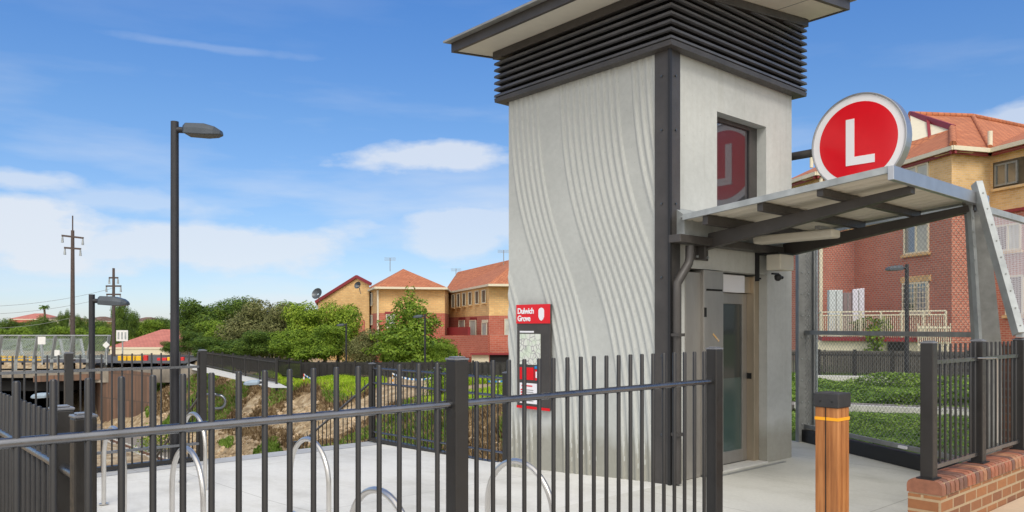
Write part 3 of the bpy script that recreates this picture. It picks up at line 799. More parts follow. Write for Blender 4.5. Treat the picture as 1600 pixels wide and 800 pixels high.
nf_ = fence('picket_fence', 'dark tubular picket fence nearest the camera with thick round rail across the foreground', (0, NFY), (1, 0), POSTS[1:], pk, 1.395, (1.168, 0.16), 0.0,
            picket_r=.0135, rail_r=.0205, zslope=.0045)
# left part beyond the frame still needs its post
side = fence('picket_fence', 'dark side fence of closely spaced pickets at the bottom left, running away from the camera', (0.79, 0), (0, 1), [3.49, 3.87, 6.2, 8.55, 10.8],
             [k for k in span(3.98, 10.75, .12)], 1.215, (0.985, 0.05), -.1, picket_r=.0125, rail_r=.02, post_top=1.235, post_w=.082)
farL = fence('picket_fence', 'tall dark picket fence behind the bike hoops with a lamp post at its side', (0, PADY1-.06), (1, 0), [0.86, 2.29, 3.92], [k for k in span(0.98, 3.88, .12)],
             1.25, (1.05, 0.0), -.24, picket_r=.011, rail_r=.017, kerb=-.20, rail_sq=True, post_top=1.265)
farR = fence('picket_fence', 'low dark picket fence with two handrails along the far right edge of the pad', (PADX1-.03, 0), (0, 1), [7.55, 9.05, 10.82],
             [k for k in span(7.62, 10.8, .105)], 0.97, (0.70, 0.93), -.22, picket_r=.010, rail_r=.018, kerb=-.19, post_top=1.0, post_w=.085)
MB().tube([(PADX1-.03, 7.55, -.03), (PADX1-.03, 10.82, -.08)], .016, 10).build('rail', M_RAILP, farR, loc=(PADX1, 0, -.22))

# stair handrails going down beyond the pad
def stair_rail(label, p0, p1, n_, h=.9):
    t = thing('stair_balustrade', p0, label, 'balustrade')
    p0, p1 = Vector(p0), Vector(p1)
    up_ = Vector((0, 0, h))
    MB().tube([p0+up_, p1+up_], .02, 10).build('handrail', M_RAILP, t, loc=p0)
    MB().tube([p0+Vector((0, 0, .08)), p1+Vector((0, 0, .08))], .016, 8).build('bottom_rail', M_FENCE, t, loc=p0)
    for i in range(n_+1):
        q = p0.lerp(p1, i/n_)
        MB().tube([q+Vector((0, 0, .05)), q+Vector((0, 0, h+(.12 if i % 100 else .12)))], .008, 6).build('picket', M_FENCE, t, loc=p0)
    MB().box(p1.x-.04, p1.x+.04, p1.y-.04, p1.y+.04, p1.z-.5, p1.z+h+.12).build('post', M_FENCE, t, loc=p0)
    return t
stair_rail('sloping black balustrade descending from the pad corner beside the far hoops', (6.6, 10.92, -.3), (6.35, 13.0, -1.55), 18, .98)
stair_rail('sloping black balustrade descending beside the tall fence under the lamp post', (4.0, 10.95, -.25), (3.85, 14.2, -2.3), 22, .98)
# curved handrail end loop
hl = thing('handrail_end', (4.05, 10.75, 0), 'short dark handrail end curling back beside the fence post', 'handrail')
a0 = Vector((3.97, 10.80, .67)); u_ = Vector((.749, -.6626, 0))
pts = [a0, a0+u_*.10, a0+u_*.16+Vector((0, 0, -.015))]
for k in range(9):
    an = PI/2-PI*k/8
    pts.append(a0+u_*(.16+.09*math.cos(an))+Vector((0, 0, -.105+.09*math.sin(an))))
pts.append(a0+u_*.09+Vector((0, 0, -.195)))
MB().tube(pts, .018, 10).build('loop', M_RAILP, hl, loc=(4.05, 10.75, 0))

# ================================================================ BIKE HOOPS
hoops = [(2.50, 4.02, 'stainless bike hoop nearest the fence post, only its arch showing low in front'),
         (3.80, 4.22, 'large stainless bike hoop in front of the information sign'),
         (2.20, 6.42, 'stainless bike hoop in front of the lamp post, left of the middle row'),
         (3.18, 6.26, 'stainless bike hoop left of the first big fence post, right of the middle row'),
         (2.12, 8.20, 'stainless bike hoop at the far left behind the side fence'),
         (3.14, 8.95, 'stainless bike hoop furthest away, beside the lamp post')]
for i, (hx, hy, lb) in enumerate(hoops):
    gz = pad_z(hy); R_ = .355; ztop = .62-gz
    t = thing('bike_hoop', (hx, hy, gz), lb, 'bike hoop', 'stainless bike hoops on the concrete pad')
    pts = [(hx, hy-R_, gz), (hx, hy-R_, gz+ztop-R_)]
    pts += [(hx, hy-R_*math.cos(PI*k/20), gz+ztop-R_+R_*math.sin(PI*k/20)) for k in range(1, 20)]
    pts += [(hx, hy+R_, gz+ztop-R_), (hx, hy+R_, gz)]
    MB().tube(pts, .0215, 14).build('tube', M_HOOP, t, loc=(hx, hy, gz))
    for s_ in (-1, 1):
        MB().tube([(hx, hy+s_*R_, gz+.001), (hx, hy+s_*R_, gz+.008)], .045, 16).build('foot_plate', M_HOOP, t, loc=(hx, hy, gz))

# ================================================================ LAMP POSTS
def lamp(px, D, head_y, zbase, label, side=1, hs=1.0, w=.11, dirw=None):
    x, y = xy(px, D); zt = EYE+(HZ-head_y)*D/F
    t = thing('street_lamp', (x, y, zbase), label, 'lamp post', 'slim grey lamp posts around the station')
    r = w/2
    MB().tube([(x, y, zbase), (x, y, zbase+1), (x, y, zt)], r, 16, radii=[r*1.08, r, r*.9]).build('pole', M_LAMP, t, loc=(x, y, zbase))
    d = Vector(dirw if dirw else (CS*side, -SN*side, 0)); n_ = Vector((-d.y, d.x, 0))
    o_ = Vector((x, y, zt-.11*hs))
    MB().tube([o_+Vector((0, 0, .0)), o_+d*.2*hs+Vector((0, 0, -.01))], .042*hs, 10).build('arm', M_LAMP, t, loc=(x, y, zbase))
    st = [(.12, .06, .055, .00), (.17, .13, .085, -.005), (.42, .14, .09, -.02), (.56, .12, .065, -.035), (.64, .06, .03, -.05)]
    mb = MB(); vs = []
    for s_, hw, hh, dz in st:
        for a_, b_ in ((-1, -.8), (1, -.8), (1, .1), (.55, 1), (-.55, 1), (-1, .1)):
            vs.append(o_+d*s_*hs+n_*a_*hw*hs+Vector((0, 0, b_*hh*hs+dz*hs)))
    fs = [(i*6+k, i*6+(k+1) % 6, (i+1)*6+(k+1) % 6, (i+1)*6+k) for i in range(4) for k in range(6)]
    fs += [tuple(range(5, -1, -1)), tuple(range(24, 30))]
    mb.add(vs, fs); mb.build('lamp_head', M_HEADSKY if zt < .5 else M_HEAD, t, loc=(x, y, zbase), bevel=.008*hs)
    return t
M_LAMP = paint_dark('lamp_post_paint', (0.020, 0.020, 0.024), 0.45)
lamp(273, 10.6, 190, pad_z(10.4), 'tall charcoal lamp post rising from the edge of the pad', 1, 1.0, .115)
lamp(143.5, 13.0, 460, -3.0, 'shorter charcoal lamp post whose head stands just above the tall fence at left', 1, .95, .105)
lamp(412, 24, 592, -4.4, 'low lamp post in the cutting, pale head among the grass', -1, .95, .10)
lamp(82, 24, 612, -6.0, 'lamp post down in the cutting at far left, pale head over the dark bridge opening', -1, 1.0, .09)
lamp(541, 52, 505, -2.2, 'distant slim lamp post before the bushes left of the conical tree', -1, 1.0, .13)
lamp(664, 46, 491, -2.0, 'distant slim lamp post in front of the conical tree', -1, 1.1, .12)
lamp(1417, 21.5, 413, 0.0, 'slim lamp post in front of the red brick apartment block', -1, .9, .11)

# ================================================================ BOLLARD
bx0, by0, bw = 5.56, 2.69, .192
bo = thing('timber_bollard', (bx0+bw/2, by0+bw/2, 0), 'brown hardwood bollard with black metal cap and orange reflective band', 'bollard')
bl_ = (bx0+bw/2, by0+bw/2, 0); g_ = .006
mb = MB(); h3 = (bw-.02)
xs = [bx0+.008, bx0+.068, bx0+.076, bx0+bw-.008]
e = .008
mb.box(bx0+e, bx0+.066, by0+e, by0+bw-e, 0, 1.0)
mb.build('timber', M_TIMBER, bo, loc=bl_, bevel=.005)
mb = MB(); mb.box(bx0+.07, bx0+bw-.056, by0+e+.0, by0+bw-e, 0, 1.0); mb.build('timber', M_TIMBER, bo, loc=bl_, bevel=.005)
mb = MB(); mb.box(bx0+bw-.052, bx0+bw-e, by0+e, by0+bw-e, 0, 1.0); mb.build('timber', M_TIMBER, bo, loc=bl_, bevel=.005)
mb = MB(); mb.box(bx0+.004, bx0+.0115, by0+.098, by0+.104, 0, 1.0); mb.build('groove', M_DARK, bo, loc=bl_)
mb = MB(); z0_, z1_ = .905, .928
mb.box(bx0+.0055, bx0+bw-.0055, by0+.0055, by0+bw-.0055, z0_, z1_); mb.build('reflective_band', M_ORANGE, bo, loc=bl_)
mb = MB(); mb.box(bx0-.002, bx0+bw+.002, by0-.002, by0+bw+.002, 1.0, 1.108); cpo = mb.build('cap', plain('cap_black', (0.035, 0.035, 0.037), .45, 0, .15, 20, .2), bo, loc=bl_, bevel=.008)
for yy_ in (.05, .14):
    MB().tube([(bx0-.003, by0+yy_, 1.045), (bx0-.006, by0+yy_, 1.045)], .006, 8).build('screw', M_BLACK, cpo, loc=bl_)

# ================================================================ BRICK DWARF WALL + FENCE ON IT
bw_ = thing('brick_wall', (6.0, 2.15, 0), 'low brown brick wall with bullnose top course at the bottom right', 'wall')
MB().box(6.0, 14, 2.155, 2.38, -.05, .375).build('brickwork', M_BWALL, bw_, loc=(6, 2.15, 0))
bn_cols = [plain('bullnose_brick_%s' % n__, c__, 0.65, var=.25, scale=14, bmp=.3) for n__, c__ in
           (('red', (.33, .12, .065)), ('brown', (.26, .11, .065)), ('dark', (.17, .085, .06)), ('tan', (.38, .18, .095)))]
mb = MB(); k = 0; x = 6.0
prof = []
for (cy__, a0_, a1_) in ((2.145+.05, PI, PI/2), (2.39-.05, PI/2, 0)):
    for j in range(5):
        an = a0_+(a1_-a0_)*j/4; prof.append((cy__+.05*math.cos(an), .435+.05*math.sin(an)))
prof = [(2.145, .385)]+prof+[(2.39, .385)]
while x < 14:
    w = .076; n_ = len(prof)
    mi = random.choice([0, 0, 1, 1, 2, 3])
    vs = [(x+.004, y, z) for y, z in prof]+[(x+w-.004, y, z) for y, z in prof]
    mb.add(vs, [(i, (i+1) % n_, n_+(i+1) % n_, n_+i) for i in range(n_)]+[tuple(range(n_-1, -1, -1)), tuple(range(n_, 2*n_))], mi)
    x += w+.010
    if k == 0: x += 0
    k += 1
mb.build('bullnose_course', bn_cols, bw_, loc=(6, 2.15, 0))
MB().box(6.008, 13.98, 2.158, 2.377, .3755, .470).build('mortar', plain('mortar', (.42, .31, .20), .9), bw_, loc=(6, 2.15, 0))
wf_ = fence('picket_fence', 'dark picket fence standing on the low brick wall at the right edge', (0, 2.268), (1, 0), [6.09, 7.12, 8.18, 9.24, 10.3],
            [k for a in (6.09, 7.12, 8.18, 9.24) for k in span(a+.105, a+1.0, .1055)], 1.47, (1.335, .56), .485, picket_r=.0095, rail_r=.015, post_top=1.475, rail_sq=True)
for px_ in (6.09, 7.12, 8.18):
    MB().box(px_-.075, px_+.075, 2.268-.06, 2.268+.06, .4855, .494).build('foot_plate', M_BLACK, wf_, loc=(0, 2.268, .485))
MB().tube([(6.98, 2.225, 1.345), (7.4, 2.22, 1.335), (7.42, 2.22, 1.30), (7.42, 2.22, .62)], .005, 8).build('wire', M_HOOP, wf_, loc=(0, 2.268, .485))
pr_ = thing('brick_pier', (9.3, 2.6, 0), 'dark brown brick pier behind the fence on the low wall', 'pier')
MB().box(9.3, 9.9, 2.47, 2.75, 0, 1.39).build('brickwork', brick('dark_pier_brick', (.20, .085, .045), (.13, .055, .035), (.19, .13, .09)), pr_, loc=(9.3, 2.6, 0))
MB().box(9.29, 9.91, 2.46, 2.76, 1.3905, 1.42).build('coping', M_BNOSE, pr_, loc=(9.3, 2.6, 0), bevel=.01)

# ================================================================ GALVANISED SCREEN FENCE (right)
A = Vector((*xy(1258, 10.85), 0)); B = Vector((8.72, 2.70, 0))
dAB = (B-A).normalized(); nAB = Vector((-dAB.y, dAB.x, 0))
scn = thing('mesh_screen', A, 'tall galvanised mesh screen between the lift tower and the brick wall', 'screen fence')
def ipost(mb, base, top, d, n_, w=.22, dep=.14, t=.014, flare=0.0):
    # web across d, flanges along n_
    base, top = Vector(base), Vector(top)
    for s_, ww in ((-1, w), (1, w)):
        mb.bar(base+d*s_*ww/2, top+d*s_*ww/2, t, dep, n_)
    mb.bar(base, top, w-t, t, n_)
mb = MB(); ipost(mb, A, A+Vector((0, 0, 3.05)), Vector((CS, -SN, 0)), Vector((SN, CS, 0)), .21, .12)
pA = mb.build('post', M_GALVD, scn, loc=A)
for z in [0.25+.3*i for i in range(9)]:
    for s_ in (-.045, .045): 
        c = A+Vector((CS, -SN, 0))*s_+Vector((-SN, -CS, 0))*.008+Vector((0, 0, z)); MB().tube([c, c-Vector((SN, CS, 0))*.014], .010, 6).build('bolt', M_GALV, pA, loc=A)
stiff = MB().bar(A+Vector((CS, -SN, 0))*.145, A+Vector((CS, -SN, 3.0))*1+Vector((CS*0, 0, 0))-Vector((CS, -SN, 0))*.855, .035, .05)
stiff.build('edge_strip', M_GALV, scn, loc=A)
mb = MB(); 
B2 = B+Vector((.06, -.09, 0)); Bt = B+Vector((0, .02, 0))
Bl = Vector((CS, -SN, 0))
# tapered plate post: narrow at the top, broad shoulder near mid height
bp = [pt(1516, 340, 7.72), pt(1527, 545, 7.72), pt(1527, 780, 7.72), pt(1566, 780, 7.72), pt(1566, 545, 7.72), pt(1553, 420, 7.72), pt(1540, 335, 7.72), pt(1533, 292, 7.72), pt(1510, 300, 7.72)]
th = Vector((SN, CS, 0))*.10
n_ = len(bp)
mb.add(bp+[p+th for p in bp], [tuple(range(n_)), tuple(range(2*n_-1, n_-1, -1))]+[(i, n_+i, n_+(i+1) % n_, (i+1) % n_) for i in range(n_)])
pB = mb.build('post', M_GALVD, scn, loc=B, bevel=.004)
mb = MB()
fpts = [pt(1514, 305, 7.69), pt(1521, 400, 7.69), pt(1530, 545, 7.69), pt(1530, 780, 7.69)]
for p, q in zip(fpts, fpts[1:]): mb.bar(p, q, .03, .07, (SN, CS, 0))
mb.build('flange', M_GALV, pB, loc=B)
for i in range(11):
    c = pt(1520+i*1.1, 340+i*22, 7.66); MB().tube([c, c-Vector((SN, CS, 0))*.014], .010, 6).build('bolt', M_GALV, pB, loc=B)
for z, w in ((2.86, .05), (1.515, .055), (0.22, .05)):
    MB().bar(A+Vector((0, 0, z)), B+Vector((0, 0, z)), w*.8, w).build('rail', M_GALVD if z < 2 else M_GALV, scn, loc=A)
MB().quad(A+Vector((0, 0, .22)), B+Vector((0, 0, .22)), B+Vector((0, 0, 2.86)), A+Vector((0, 0, 2.86))).build('mesh', M_MESH, scn, loc=A)
pl_ = MB().bar(A-dAB*.12+Vector((0, 0, .085))+nAB*.0, B+Vector((0, 0, .085)), .10, .17)
pl_.build('plinth', M_BLACK, scn, loc=A, bevel=.01)
MB().bar(A+dAB*1.9+Vector((-.06, 0, .225)), A+dAB*2.02+Vector((-.06, 0, .225)), .03, .03).build('cable_clip', M_WHITE, scn, loc=A)
# second screen, leaning, running off along +X
sc2 = thing('mesh_screen', B, 'leaning galvanised mesh screen cut by the right edge of the photo', 'screen fence')
tp, bt = pt(1526, 286, 7.55), pt(1592, 522, 7.05)
MB().bar(tp, bt, .065, .10, (SN, CS, 0)).build('leaning_post', M_GALV, sc2, loc=B, bevel=.004)
for i in range(9):
    c = tp.lerp(bt, (i+.7)/9.2)-Vector((SN, CS, 0))*.052; MB().tube([c, c-Vector((SN, CS, 0))*.010], .006, 6).build('bolt', M_GALVD, sc2, loc=B)
tp2, bt2 = pt(1541, 328, 7.45), Vector(bt)
ex = Vector((6.0, 0, 0))
MB().bar(tp2, tp2+ex, .05, .06).build('rail', M_GALV, sc2, loc=B)
MB().bar(bt2, bt2+ex, .05, .06).build('rail', M_GALV, sc2, loc=B)
MB().quad(bt2, bt2+ex, tp2+ex, tp2).build('mesh', M_MESHD, sc2, loc=B)

# ================================================================ APARTMENT BLOCK (right)
def wallq(mb, p, q, z0, z1, mi=0):
    mb.quad((p[0], p[1], z0), (q[0], q[1], z0), (q[0], q[1], z1), (p[0], p[1], z1), mi)
def on_wall(p, q, px):     # point of the wall line p-q seen at column px
    dx, dy = xy(px, 1.0)
    ex_, ey = q[0]-p[0], q[1]-p[1]
    t = (p[1]*dx-p[0]*dy)/(ex_*dy-ey*dx)
    return Vector((p[0]+ex_*t, p[1]+ey*t, 0))
def window(par, p, q, px0, px1, y0, y1, org, fm, pm, mull=1, sill=None, arch=None, blind=None, proud=.03):
    a, b_ = on_wall(p, q, px0), on_wall(p, q, px1)
    D = ad((a.x+b_.x)/2, (a.y+b_.y)/2)[1]
    za, zb = EYE+(HZ-y1)*D/F, EYE+(HZ-y0)*D/F
    d = (b_-a).normalized(); n_ = Vector((d.y, -d.x, 0))
    if n_.dot(Vector((a.x, a.y, 0))) > 0: n_ = -n_
    L_ = (b_-a).length; fw = .07
    mb = MB()
    o = n_*proud
    for s0, s1 in [(0, fw), (L_-fw, L_)]+[((k+1)*L_/(mull+1)-fw/2, (k+1)*L_/(mull+1)+fw/2) for k in range(mull)]:
        c0, c1 = a+d*(s0+s1)/2+o+Vector((0, 0, za)), a+d*(s0+s1)/2+o+Vector((0, 0, zb))
        mb.bar(c0, c1, s1-s0, .06, n_)
    for z in (za+fw/2, zb-fw/2):
        mb.bar(a+o*.98+Vector((0, 0, z)), b_+o*.98+Vector((0, 0, z)), .05, fw)
    w = mb.build('window', fm, par, loc=org)
    pn = MB(); e = n_*(proud-.012)
    if blind is None: pn.quad(a+e+Vector((0, 0, za)), b_+e+Vector((0, 0, za)), b_+e+Vector((0, 0, zb)), a+e+Vector((0, 0, zb)))
    else:
        m_ = a.lerp(b_, blind)
        pn.quad(a+e+Vector((0, 0, za)), m_+e+Vector((0, 0, za)), m_+e+Vector((0, 0, zb)), a+e+Vector((0, 0, zb)), 0)
        pn.quad(m_+e+Vector((0, 0, za)), b_+e+Vector((0, 0, za)), b_+e+Vector((0, 0, zb)), m_+e+Vector((0, 0, zb)), 1)
    pn.build('pane', pm if blind is None else [M_PANE, M_BLIND], w, loc=org)
    if sill:
        MB().bar(a-d*.08+n_*.05+Vector((0, 0, za-.06)), b_+d*.08+n_*.05+Vector((0, 0, za-.06)), .14, .11).build('sill', sill, w, loc=org)
    if arch:
        MB().bar(a-d*.1+n_*.02+Vector((0, 0, zb+.13)), b_+d*.1+n_*.02+Vector((0, 0, zb+.13)), .06, .24).build('lintel', arch, w, loc=org)
    return w
pE = xy(1232, 37.0); pD = xy(1279, 34.2); pI = xy(1335, 35.2); pC = xy(1487, 29.4); pB_ = xy(1547, 29.9); pG = xy(1612, 28.3); pH = xy(1800, 25.5); pK = xy(1900, 50); pL = xy(1300, 50)
org = Vector((*pC, .4))
apt = thing('apartment_block', org, 'red and cream brick apartment block with terracotta tiled roof behind the mesh screen', 'apartment building')
ZB = 5.9; ZE = 8.12
ch = [pE, pD, pI, pC, pB_, pG, pH]
mb = MB()
for p, q in zip(ch, ch[1:]): wallq(mb, p, q, -.2, ZB)
wallq(mb, pH, pK, -.2, ZB); wallq(mb, pK, pL, -.2, ZB); wallq(mb, pL, pE, -.2, ZB)
mb.build('red_brick_wall', M_BRED, apt, loc=org)
mb = MB()
for p, q in zip(ch, ch[1:]):
    wallq(mb, p, q, ZB, ZE)
wallq(mb, pH, pK, ZB, ZE); wallq(mb, pK, pL, ZB, ZE); wallq(mb, pL, pE, ZB, ZE)
mb.build('yellow_brick_wall', M_BYEL, apt, loc=org)
# string course
mb = MB()
for p, q in zip(ch[3:], ch[4:]):
    p, q = Vector((*p, ZB)), Vector((*q, ZB)); d = (q-p).normalized(); n_ = Vector((d.y, -d.x, 0))
    mb.bar(p+n_*.02, q+n_*.02, .10, .12)
mb.build('string_course', M_MAROON, apt, loc=org)
# eaves
eav = [pt(1222, 292, 36.6), pt(1275, 272, 33.9), pt(1337, 279, 34.9), pt(1489, 235, 29.0), pt(1547, 240, 29.5), pt(1612, 224, 27.8), pt(1800, 190, 25.0)]
ZR = 8.24
eav = [Vector((v.x, v.y, ZR)) for v in eav]
cen = Vector((*xy(1500, 45), 0))
mb = MB(); mb2 = MB(); mb3 = MB()
for p, q in zip(eav, eav[1:]):
    mb.bar(p, q, .10, .16); 
    d = (q-p).normalized(); n_ = Vector((-d.y, d.x, 0)) if Vector((-d.y, d.x, 0)).dot(cen-p) > 0 else Vector((d.y, -d.x, 0))
    mb2.bar(p+n_*.12+Vector((0, 0, -.13)), q+n_*.12+Vector((0, 0, -.13)), .08, .14)
    mb3.quad(p+n_*.05+Vector((0, 0, -.15)), q+n_*.05+Vector((0, 0, -.15)), q+n_*.9+Vector((0, 0, -.152)), p+n_*.9+Vector((0, 0, -.152)))
mb.build('gutter', M_CREAM, apt, loc=org); mb2.build('fascia', M_MAROON, apt, loc=org); mb3.build('eaves_lining', M_CREAM, apt, loc=org)
# roof
ZRI = 11.45
def atz(px, z, D): x, y = xy(px, D); return Vector((x, y, z))
R1 = pt(1421, 179, 36.4); R2 = Vector((*xy(1520, 36.8), R1.z)); R3 = Vector((*xy(1610, 39.0), R1.z)); G1 = pt(1488, 201, 33.0); G0 = pt(1424, 221, 34.3); Gm = pt(1478, 207, 33.4)
up2 = Vector((0, 0, .09))
E = [e_+up2 for e_ in eav]
Rw = Vector((*xy(1330, 42), R1.z-.3)); bk0 = Vector((*xy(1230, 52), ZR)); bk1 = Vector((*xy(1900, 52), ZR))
mb = MB()
def tri(*p): mb.add(list(p), [tuple(range(len(p)))])
tri(E[2], E[3], G1, G0)                       # lower part of the left slope
tri(E[3], E[4], R2, R1, G1)                   # front slope
tri(E[4], E[5], R3, R2)
tri(E[5], E[6], bk1, R3)
Lr = Vector((*xy(1290, 40), 10.0))
tri(E[0], E[1], Lr); tri(E[1], E[2], Lr); tri(E[2], G0, Lr)
tri(G0, Gm, R1, Lr)
tri(R1, R2, R3, bk1, bk0, Lr); tri(E[0], Lr, bk0)
rfo = mb.build('roof', M_TILE, apt, loc=org)
mb = MB(); oo = Vector((-SN, -CS, 0))*.06
mb.add([R1+oo, G0+oo, pt(1480, 206, 33.3)+oo, G1+oo], [(0, 1, 2, 3)]); mb.build('gable_panel', M_CREAM, rfo, loc=org)
mb = MB(); mb.bar(R1+oo*2, G1+oo*2, .10, .24); md_ = R1.lerp(G1, .42)
mb.bar(md_+oo*2, G0.lerp(G1, .42)+oo*2+Vector((0, 0, -.1)), .12, .06); mb.build('bargeboard', M_MAROON, rfo, loc=org)
mb = MB(); mb.tube([E[3]+Vector((0, 0, .04)), G1+Vector((0, 0, .04))], .13, 8); mb.tube([R1+Vector((0, 0, .04)), R2+Vector((0, 0, .04)), R3+Vector((0, 0, .04))], .12, 8)
mb.tube([E[4]+Vector((0, 0, .03)), R2+Vector((0, 0, .03))], .10, 8)
mb.build('ridge_tiles', M_TILE, rfo, loc=org)
vp = pt(1547, 236, 29.6); MB().tube([vp, vp+Vector((0, 0, .75))], .09, 10).build('vent_pipe', M_CREAM, rfo, loc=org)
vp = pt(1268, 262, 34.5); MB().tube([vp, vp+Vector((0, 0, .6))], .08, 10).build('vent_pipe', M_CREAM, rfo, loc=org)
# windows
window(apt, pI, pC, 1415, 1452, 258, 312, org, M_CREAM, M_BLIND, 1, M_BYEL)
window(apt, pI, pC, 1413, 1452, 350, 396, org, M_CREAM, M_BLIND, 1, M_BYEL, blind=.48)
wl = window(apt, pI, pC, 1411, 1452, 441, 488, org, M_CREAM, M_PANE, 1, M_CREAM, M_BYEL)
mbx = MB()
aw, bw2 = on_wall(pI, pC, 1411), on_wall(pI, pC, 1452)
dW = (bw2-aw).normalized(); nW = Vector((dW.y, -dW.x, 0)); nW = -nW if nW.dot(aw) > 0 else nW
for i in range(9):
    c = aw.lerp(bw2, (i+.5)/9)+nW*.08; mbx.bar(c+Vector((0, 0, EYE+(HZ-488)*31.6/F)), c+Vector((0, 0, EYE+(HZ-443)*31.6/F)), .03, .02)
for zz in (450, 458, 466, 474, 482): mbx.bar(aw+nW*.08+Vector((0, 0, EYE+(HZ-zz)*31.6/F)), bw2+nW*.08+Vector((0, 0, EYE+(HZ-zz)*31.6/F)), .02, .03)
mbx.build('security_grille', M_CREAM, wl, loc=org)
window(apt, pE, pD, 1262, 1272, 290, 322, org, M_CREAM, M_PANE, 0)
# upper balcony at the right: recess shade painted as a flat dark quad
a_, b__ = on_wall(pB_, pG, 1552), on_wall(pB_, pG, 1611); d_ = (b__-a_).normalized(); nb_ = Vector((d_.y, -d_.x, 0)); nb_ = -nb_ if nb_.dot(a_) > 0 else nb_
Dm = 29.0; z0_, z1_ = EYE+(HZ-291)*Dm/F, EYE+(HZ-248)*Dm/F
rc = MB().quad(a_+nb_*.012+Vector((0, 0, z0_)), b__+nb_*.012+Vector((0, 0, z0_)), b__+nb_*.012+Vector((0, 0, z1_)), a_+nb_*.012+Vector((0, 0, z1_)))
rc.build('recess_shade_quad', plain('painted_recess_shade', (.10, .075, .045), .9, var=.3), apt, loc=org)
MB().bar(a_+nb_*.06+Vector((0, 0, z0_-.04)), b__+nb_*.06+Vector((0, 0, z0_-.04)), .14, .10).build('balcony_parapet', M_BYEL, apt, loc=org)
wr = window(apt, pB_, pG, 1556, 1592, 254, 289, org, M_GALVD, M_PANE, 1, None, proud=.05)
window(apt, pG, pH, 1625, 1700, 250, 300, org, M_CREAM, M_PANE, 1, M_BYEL)
window(apt, pG, pH, 1560, 1596, 352, 412, org, M_CREAM, M_PANE, 1, M_BYEL) if False else None
window(apt, pB_, pG, 1556, 1596, 350, 392, org, M_CREAM, M_BLIND, 1, M_BYEL, blind=.5)
window(apt, pB_, pG, 1572, 1600, 430, 492, org, M_CREAM, M_PANE, 0, M_BYEL)
window(apt, pG, pH, 1640, 1720, 370, 430, org, M_CREAM, M_PANE, 1, M_BYEL)
# shrub on upper sill
# downpipe
dpt = on_wall(pD, pI, 1281); MB().tube([dpt+Vector((-.1, -.1, .6)), dpt+Vector((-.1, -.1, 8.1))], .085, 10).build('downpipe', M_CREAM, apt, loc=org)
# raised base and balcony
bal0, bal1 = Vector((*xy(1284, 31.6), 0)), Vector((*xy(1478, 28.9), 0))
bI = Vector((*pI, 0)); bC = on_wall(pI, pC, 1484); bD = Vector((*pD, 0))
zf = 1.18
mb = MB(); mb.prism([(bal0.x, bal0.y), (bal1.x, bal1.y), (bC.x, bC.y), (bI.x, bI.y), (bD.x, bD.y)], zf-.16, zf)
blc = mb.build('balcony', M_MAROON, apt, loc=org)
mb = MB(); mb.prism([(bal0.x+.1, bal0.y+.25), (bal1.x+.1, bal1.y+.25), (bC.x, bC.y), (bI.x, bI.y), (bD.x, bD.y)], -.2, zf-.162)
mb.build('rendered_base', M_CREAM, apt, loc=org)
mb = MB(); dB = (bal1-bal0); 
for z in (zf+.08, zf+.86, zf+1.0): mb.bar(bal0+Vector((0, 0, z)), bal1+Vector((0, 0, z)), .05, .05)
for i in range(61):
    c = bal0.lerp(bal1, i/60)
    mb.bar(c+Vector((0, 0, zf)), c+Vector((0, 0, zf+.86 if i % 10 else zf+1.0)), .02 if i % 10 else .06, .02 if i % 10 else .06)
mb.bar(bal0+Vector((0, 0, zf+1.0)), bD+Vector((0, 0, zf+1.0)), .05, .05)
mb.build('railing', M_CREAM, blc, loc=org)
mb = MB(); g0, g1 = bal0.lerp(bal1, .76)-Vector((SN, CS, 0))*.3, bal1-Vector((SN, CS, 0))*.3
for z in (.62, 1.55, .9): mb.bar(g0+Vector((0, 0, z)), g1+Vector((0, 0, z)), .05, .05)
for i in range(16): c = g0.lerp(g1, i/15); mb.bar(c+Vector((0, 0, .2)), c+Vector((0, 0, 1.62 if i % 5 else 1.72)), .03, .03)
mb.build('gate', M_CREAM, apt, loc=org)
mb = MB(); vv = bal0.lerp(bal1, .55); mb.bar(vv+Vector((0, 0, .75))-Vector((SN*.05, CS*.05, 0)), bal0.lerp(bal1, .68)+Vector((0, 0, .75))-Vector((SN*.05, CS*.05, 0)), .1, .5)
mb.build('vent_opening', M_DARK, apt, loc=org)
# things on the balcony
def slab_thing(name, label, cat, px0, px1, y0, z0, D, mat, tilt=0, th=.25):
    a, b_ = Vector((*xy(px0, D), 0)), Vector((*xy(px1, D), 0)); zt = EYE+(HZ-y0)*D/F
    t = thing(name, (a.x, a.y, z0), label, cat)
    d = (b_-a).normalized(); n_ = Vector((SN, CS, 0))*th
    mb = MB(); dz = Vector((0, 0, tilt))
    vs = [a+Vector((0, 0, z0)), b_+Vector((0, 0, z0)), b_+Vector((0, 0, zt))+dz, a+Vector((0, 0, zt))]
    mb.add(vs+[v+n_ for v in vs], [(0, 1, 2, 3), (7, 6, 5, 4), (0, 4, 5, 1), (1, 5, 6, 2), (2, 6, 7, 3), (3, 7, 4, 0)])
    mb.build('body', mat, t, loc=(a.x, a.y, z0), bevel=.02)
    m2 = MB(); mm = a.lerp(b_, .5)-Vector((SN, CS, 0))*.01
    m2.bar(mm+Vector((0, 0, z0+.05)), mm+Vector((0, 0, zt-.05)), .03, .015, (SN, CS, 0)); m2.build('door_joint', M_GALVD, t, loc=(a.x, a.y, z0))
    return t
M_PB = plain('pale_blue_cabinet', (.52, .57, .58), .5, var=.05)
slab_thing('cabinet', 'pale grey cabinet standing on the apartment balcony', 'cabinet', 1296, 1317, 453, zf, 32.4, M_PB)
slab_thing('storage_box', 'tall mauve box between the pale cabinet and white board on the balcony', 'box', 1317.5, 1332, 457, zf, 32.6, plain('mauve_card', (.24, .18, .18), .7))
